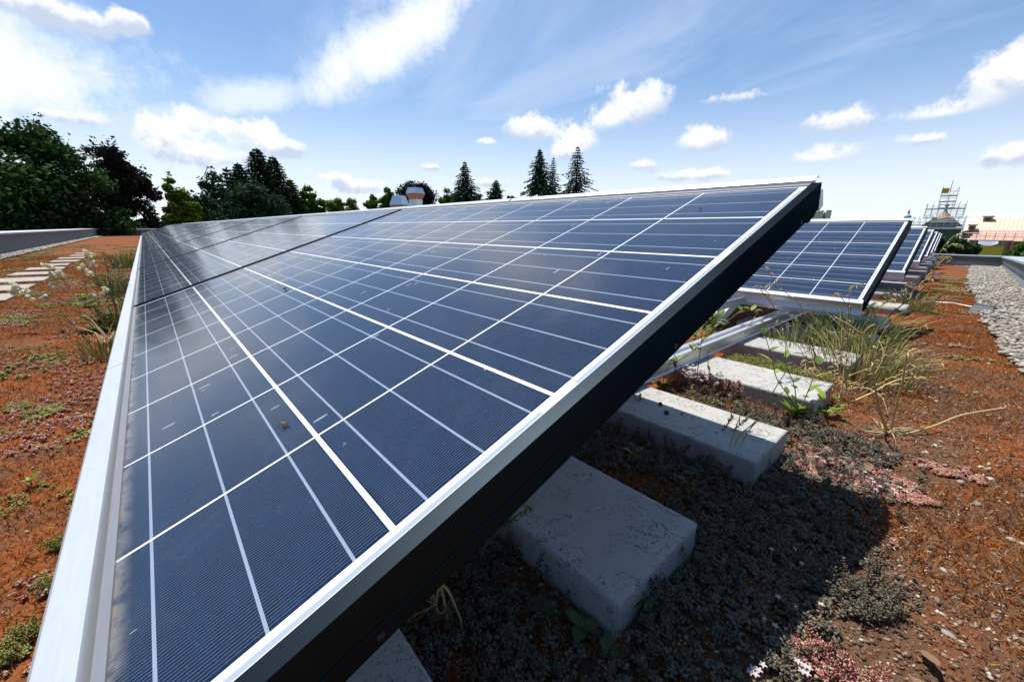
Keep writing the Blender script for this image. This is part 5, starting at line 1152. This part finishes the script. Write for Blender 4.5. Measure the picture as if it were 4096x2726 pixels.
# ------------------------------------------------------------------ church and scaffolding, far right
def local(name, label, cat, az, d, group=None):
    e = empty(name, polar(az, d, z=0), (0, 0, -R(az))); tag(e, label, cat, group); return e
ZE = lambda el, d: CAM.z+d*math.tan(R(el))
D1 = 110.0; XA = lambda a: D1*math.tan(R(a+2.4))
M_TUBE = metal('galvanised_tube', (0.55, 0.57, 0.60), .45, .6); M_DECK = simple('scaffold_deck', (0.50, 0.50, 0.50), .8, scale=1)
e = local('scaffolding', 'grey tube scaffolding around the church tower with a yellow sign on top', 'scaffolding', -2.4, D1)
def frame(part, a0, a1, e0, e1, dep, nx_, nz_, y0=-1.0, r_=.034, over=.35):
    x0, x1, z0, z1 = XA(a0), XA(a1), ZE(e0, D1), ZE(e1, D1); mb = MB()
    for yy_ in (y0, y0+dep):
        for i in range(nx_+1): x = x0+(x1-x0)*i/nx_; mb.tube([(x, yy_, z0), (x+random.uniform(-.02, .02), yy_, z1+random.uniform(0, over))], r_, 5)
        for j in range(nz_+1): z = z0+(z1-z0)*j/nz_; mb.tube([(x0-.1, yy_, z), (x1+.1, yy_, z)], r_*.85, 5)
    for j in range(nz_+1):
        z = z0+(z1-z0)*j/nz_
        for x in (x0, x1): mb.tube([(x, y0, z), (x, y0+dep, z)], r_*.85, 5)
    mb.tube([(x0, y0, z0), (x1, y0, z1)], r_*.7, 5)
    mb.build(part, M_TUBE, e)
frame('tower_frame', -2.93, -1.87, 2.8, 4.55, 2.2, 2, 6)
frame('middle_frame', -3.68, -1.15, 1.9, 3.0, 5.5, 6, 4, -2.8, over=.8)
frame('lower_frame', -4.35, -.92, -.8, 1.9, 7.5, 8, 7, -3.8, over=.5)
mb = MB()
for a0, a1, el in ((-3.7, -1.1, 2.62), (-3.75, -1.1, 1.88), (-4.4, -.9, 1.22), (-2.95, -1.85, 3.25), (-2.95, -1.85, 3.75)): mb.box((XA(a0), -3.0, ZE(el, D1)), (XA(a1), -1.9, ZE(el, D1)+.12))
mb.build('deck', M_DECK, e)
mb = MB(); mb.tube([(XA(-2.43), 0, ZE(4.3, D1)), (XA(-2.40), 0, ZE(5.25, D1))], .05, 6); mb.build('mast', M_TUBE, e)
M_YEL = simple('yellow_board', (0.80, 0.42, 0.02), .6, scale=1, var=.06); M_INK = simple('dark_marks', (0.10, 0.06, 0.01), .7)
e2 = local('yellow_sign', 'yellow orange sign board with dark markings at the top of the scaffolding', 'sign', -2.73, D1-1.4)
d2_ = D1-1.4; z0, z1 = ZE(4.10, d2_), ZE(4.57, d2_); w = d2_*math.tan(R(.24))
mb = MB(); mb.box((-w, -.04, z0), (w, 0, z1)); mb.build('board', M_YEL, e2)
mb = MB(); hh = z1-z0
mb.box((-w*.78, -.07, z0+hh*.2), (-w*.62, -.043, z0+hh*.8))
for cx_ in (-.18*w, .5*w):
    for (a, b, c, d_) in ((-.24, -.12, .2, .8), (.12, .24, .2, .8), (-.24, .24, .2, .3), (-.24, .24, .7, .8)): mb.box((cx_+a*w, -.07 if a != -.24 or b != .24 else -.065, z0+hh*c), (cx_+b*w, -.043, z0+hh*d_))
mb.build('markings', M_INK, e2)
M_TAN = simple('tan_roof_copper', (0.42, 0.31, 0.20), .6, scale=1); M_VERD = simple('verdigris', (0.20, 0.42, 0.34), .7, scale=2); M_DKR = simple('dark_slate', (0.05, 0.07, 0.07), .6, scale=1)
e = local('church_tower', 'tan curved church tower roof inside the scaffolding', 'church tower', -2.35, D1)
xw = D1*math.tan(R(.62)); zb = ZE(1.9, D1); mb = MB()
mb.lathe([(xw*1.1, -.15), (xw, 0), (xw*.72, .35), (xw*.42, .75), (xw*.24, 1.1), (xw*.17, 1.35), (xw*.22, 1.5), (xw*.14, 1.62), (xw*.13, 1.95), (xw*.30, 2.05), (xw*.16, 2.3), (.04, 2.5), (.03, 3.4)], (0, 0, zb), 16); mb.build('spire', M_TAN, e, smooth=True)
mb = MB(); mb.box((-xw*1.5, -1.9, -8), (xw*1.5, 1.9, ZE(1.1, D1))); mb.build('wall', simple('church_wall', (0.45, 0.40, 0.32), .9, scale=.3), e)
mb = MB(); zr = ZE(1.1, D1)+.004; mb.add([(-xw*2.2, -2.6, zr), (xw*2.2, -2.6, zr), (xw*2.2, 2.6, zr), (-xw*2.2, 2.6, zr), (-xw*1.2, -1.2, zb-.2), (xw*1.2, -1.2, zb-.2), (xw*1.2, 1.2, zb-.2), (-xw*1.2, 1.2, zb-.2)], [(3, 2, 1, 0), (4, 5, 6, 7), (0, 1, 5, 4), (1, 2, 6, 5), (2, 3, 7, 6), (3, 0, 4, 7)]); mb.build('roof', M_DKR, e)
mb = MB(); mb.box((XA(-3.1), -3.6, ZE(1.6, D1)), (XA(-2.75), -3.5, ZE(1.85, D1))); o = mb.build('ochre_tarpaulin', simple('ochre_sheet', (0.62, 0.40, 0.12), .8)); o.location = polar(-2.4, D1); o.rotation_euler = (0, 0, R(2.4)); tag(o, 'small ochre sheet hung on the scaffolding left of the tower roof', 'tarpaulin')
dC = 150.0; e = local('church_turret', 'small green onion turret with a pointed finial left of the scaffolding', 'church turret', -4.85, dC)
w = dC*math.tan(R(.26)); zc = ZE(1.84, dC); mb = MB(); mb.lathe([(w*.95, -10), (w*.95, -.25), (w*1.15, -.2), (w*1.15, 0), (w*.9, .05)], (0, 0, zc), 10); mb.build('drum', M_DKR, e, smooth=False)
mb = MB(); mb.lathe([(w*.8, .05), (w*1.08, .35), (w*1.1, .6), (w*.8, .85), (w*.42, 1.0), (w*.3, 1.3), (w*.22, 1.4)], (0, 0, zc), 14); mb.build('onion_dome', M_VERD, e, smooth=True)
mb = MB(); mb.lathe([(w*.2, 1.4), (w*.36, 1.65), (w*.2, 1.95), (w*.06, 2.1), (.03, 2.8), (.0, 2.82)], (0, 0, zc), 8); mb.build('finial', M_DKR, e, smooth=True)
# long flat roof with a white edge
dF = 88.0; e = local('flat_building', 'low flat roofed building with a white roof edge under the scaffolding', 'building', -3, dF)
xf = lambda a: dF*math.tan(R(a+3)); mb = MB(); mb.box((xf(-7), 0, -8), (xf(-.95), 6, ZE(.85, dF))); mb.build('wall', simple('dark_olive_wall', (0.07, 0.085, 0.06), .85, scale=.5), e)
mb = MB(); mb.box((xf(-7.1), -.3, ZE(.86, dF)), (xf(-.85), 6.3, ZE(1.02, dF))); mb.build('roof_edge', simple('white_fascia', (0.68, 0.69, 0.72), .6, scale=.5, var=.05), e)
# house with the pale battened roof under repair
dH = 92.0; e = local('tiled_house', 'house under repair, cream battened roof above a red tiled band', 'house', 1.0, dH)
xh = lambda a: dH*math.tan(R(a-1)); M_CREAM = None
m, b = newmat('cream_roof_sheeting'); co = objco(); s_ = nt.nodes.new('ShaderNodeSeparateXYZ'); nt.links.new(co, s_.inputs[0])
st = M_('LESS_THAN', M_('MODULO', M_('ADD', s_.outputs[0], 100), .42), .10); c = MIX(st, (0.72, 0.56, 0.40, 1), (0.52, 0.38, 0.27, 1)); P(b, Base_Color=c, Roughness=.8); M_CREAM = m
m, b = newmat('red_tile_battens'); co = objco(); s_ = nt.nodes.new('ShaderNodeSeparateXYZ'); nt.links.new(co, s_.inputs[0])
g1 = M_('LESS_THAN', M_('MODULO', M_('ADD', s_.outputs[0], 100), .42), .12); g2 = M_('LESS_THAN', M_('MODULO', M_('ADD', s_.outputs[2], 100), .3), .09)
c = MIX(M_('MAXIMUM', g1, g2), (0.56, 0.26, 0.18, 1), (0.66, 0.42, 0.32, 1)); P(b, Base_Color=c, Roughness=.85); M_RTILE = m
ztp, zmd, zlo = ZE(1.84, dH+4), ZE(.76, dH), ZE(-.12, dH-2)
mb = MB(); mb.add([(xh(-.72), 0, zmd), (xh(7), 0, zmd), (xh(7), 4, ztp), (xh(-.05), 4, ztp), (xh(-.72), 9, zmd), (xh(7), 9, zmd), (xh(-.5), 2.2, zmd+(ztp-zmd)*.62)], [(0, 1, 2, 3, 6), (5, 4, 3, 2), (0, 6, 3, 4)]); mb.build('upper_roof', M_CREAM, e)
mb = MB(); mb.add([(xh(-.25), -2, zlo), (xh(7), -2, zlo), (xh(7), -.01, zmd-.02), (xh(-.25), -.01, zmd-.02)], [(0, 1, 2, 3)]); mb.build('lower_roof', M_RTILE, e)
mb = MB(); mb.box((xh(-.2), -1.6, -8), (xh(7), 8.8, zlo-.05)); mb.build('wall', simple('salmon_wall', (0.50, 0.28, 0.20), .9, scale=.4), e)
mb = MB(); mb.box((xh(-.82), -1.2, ZE(.05, dH)), (xh(-.27), 8, zmd-.1)); mb.build('red_gable', simple('red_brick', (0.45, 0.09, 0.05), .85, scale=1), e)
mb = MB(); mb.box((xh(2.15), -1.75, -8), (xh(2.75), -1.62, zlo-.25)); mb.build('red_panel', simple('red_boarding', (0.42, 0.07, 0.04), .85, scale=1), e)
M_WOODC = simple('raw_timber', (0.40, 0.29, 0.15), .85, scale=2)
for a0, a1, e0, e1, y_ in ((.15, .75, 1.7, 2.08, 2.6), (-.55, -.1, .88, 1.28, -.6)):
    mb = MB(); mb.box((xh(a0), y_, ZE(e0, dH)), (xh(a1), y_+1, ZE(e1, dH)-.14)); mb.box((xh(a0)-.12, y_-.12, ZE(e1, dH)-.138), (xh(a1)+.12, y_+1.1, ZE(e1, dH)))
    f = mb.build('dormer', M_WOODC, e); mb = MB(); mb.box((xh(a0)+.15, y_-.03, ZE(e0, dH)+.05), (xh(a1)-.15, y_-.003, ZE(e1, dH)-.3)); mb.build('opening', M_BLACK, f)
e = local('house_scaffold', 'scaffold walkway along the eaves of the tiled house', 'scaffolding', 1.0, dH)
mb = MB(); zs = ZE(-.08, dH-3.6)
for i in range(14): x = xh(-.9)+i*(xh(6)-xh(-.9))/13; mb.tube([(x, -3.6, -8), (x, -3.6, zs+1.0)], .04, 5)
for z in (zs+.5, zs+.95): mb.tube([(xh(-.95), -3.6, z), (xh(6), -3.6, z)], .035, 5)
mb.build('tubes', M_TUBE, e); mb = MB(); mb.box((xh(-.95), -3.7, zs-.1), (xh(2.3), -2.9, zs)); mb.build('deck', M_DECK, e)
mb = MB(); n = 16; zt_ = ZE(-.16, dH-4)
for i in range(n+1):
    t = i/n; x = xh(.36)+(xh(1.5)-xh(.36))*t; sag = math.sin(math.pi*t)
    mb.v += [(x, -4, zt_), (x, -4.15, zt_-.35-.32*sag), (x, -3.95, zt_-.2-.5*sag)]
for i in range(n): k = 3*i; mb.f += [(k, k+3, k+4, k+1), (k+1, k+4, k+5, k+2)]
o = mb.build('white_cloth', simple('white_sheet', (0.78, 0.78, 0.84), .8, var=.05)); o.location = polar(1.0, dH); o.rotation_euler = (0, 0, -R(1.0)); tag(o, 'white cloth sagging from the scaffold in front of the tiled house', 'cloth')
e = local('yellow_container', 'yellow site skip standing below the white cloth', 'skip', 1.0, dH-8)
q_ = dH-8; mb = MB(); mb.add([(q_*math.tan(R(-.55)), 0, -4), (q_*math.tan(R(.85)), 0, -4), (q_*math.tan(R(.85)), 2, -4), (q_*math.tan(R(-.55)), 2, -4), (q_*math.tan(R(-.7)), -.2, ZE(-.66, q_)), (q_*math.tan(R(.95)), -.2, ZE(-.66, q_)), (q_*math.tan(R(.95)), 2.2, ZE(-.66, q_)), (q_*math.tan(R(-.7)), 2.2, ZE(-.66, q_))], [(3, 2, 1, 0), (4, 5, 6, 7), (0, 1, 5, 4), (1, 2, 6, 5), (2, 3, 7, 6), (3, 0, 4, 7)])
mb.build('body', simple('yellow_steel', (0.72, 0.48, 0.03), .5, scale=1, var=.08), e); mb = MB(); mb.box((q_*math.tan(R(-.72)), -.26, ZE(-.66, q_)), (q_*math.tan(R(.97)), -.202, ZE(-.66, q_)+.12)); mb.build('rim', simple('yellow_rim', (0.6, 0.38, 0.03), .5), e)
mb = MB(); mb.box((q_*math.tan(R(-.7)), 0, -8), (q_*math.tan(R(.95)), 2, -4.01)); mb.build('base', M_DKR, e)
# cream building behind the near panel corner
dB = 80.0; e = local('cream_building', 'pale cream block with a narrow notch behind the corner of the big panel', 'building', -12, dB)
xb = lambda a: dB*math.tan(R(a+12)); M_CRB = simple('cream_render', (0.62, 0.56, 0.42), .85, scale=.4, var=.06)
mb = MB(); zt_ = ZE(2.8, dB); mb.add([(xb(-13.6), 0, -8), (xb(-11.66), 0, -8), (xb(-11.66), 6, -8), (xb(-13.6), 6, -8), (xb(-13.6), 0, zt_-.6), (xb(-11.66), 0, zt_), (xb(-11.66), 6, zt_), (xb(-13.6), 6, zt_-.6)], [(3, 2, 1, 0), (4, 5, 6, 7), (0, 1, 5, 4), (1, 2, 6, 5), (2, 3, 7, 6), (3, 0, 4, 7)]); mb.box((xb(-11.45), 0, -8), (xb(-10.97), 6, zt_)); mb.build('wall', M_CRB, e)
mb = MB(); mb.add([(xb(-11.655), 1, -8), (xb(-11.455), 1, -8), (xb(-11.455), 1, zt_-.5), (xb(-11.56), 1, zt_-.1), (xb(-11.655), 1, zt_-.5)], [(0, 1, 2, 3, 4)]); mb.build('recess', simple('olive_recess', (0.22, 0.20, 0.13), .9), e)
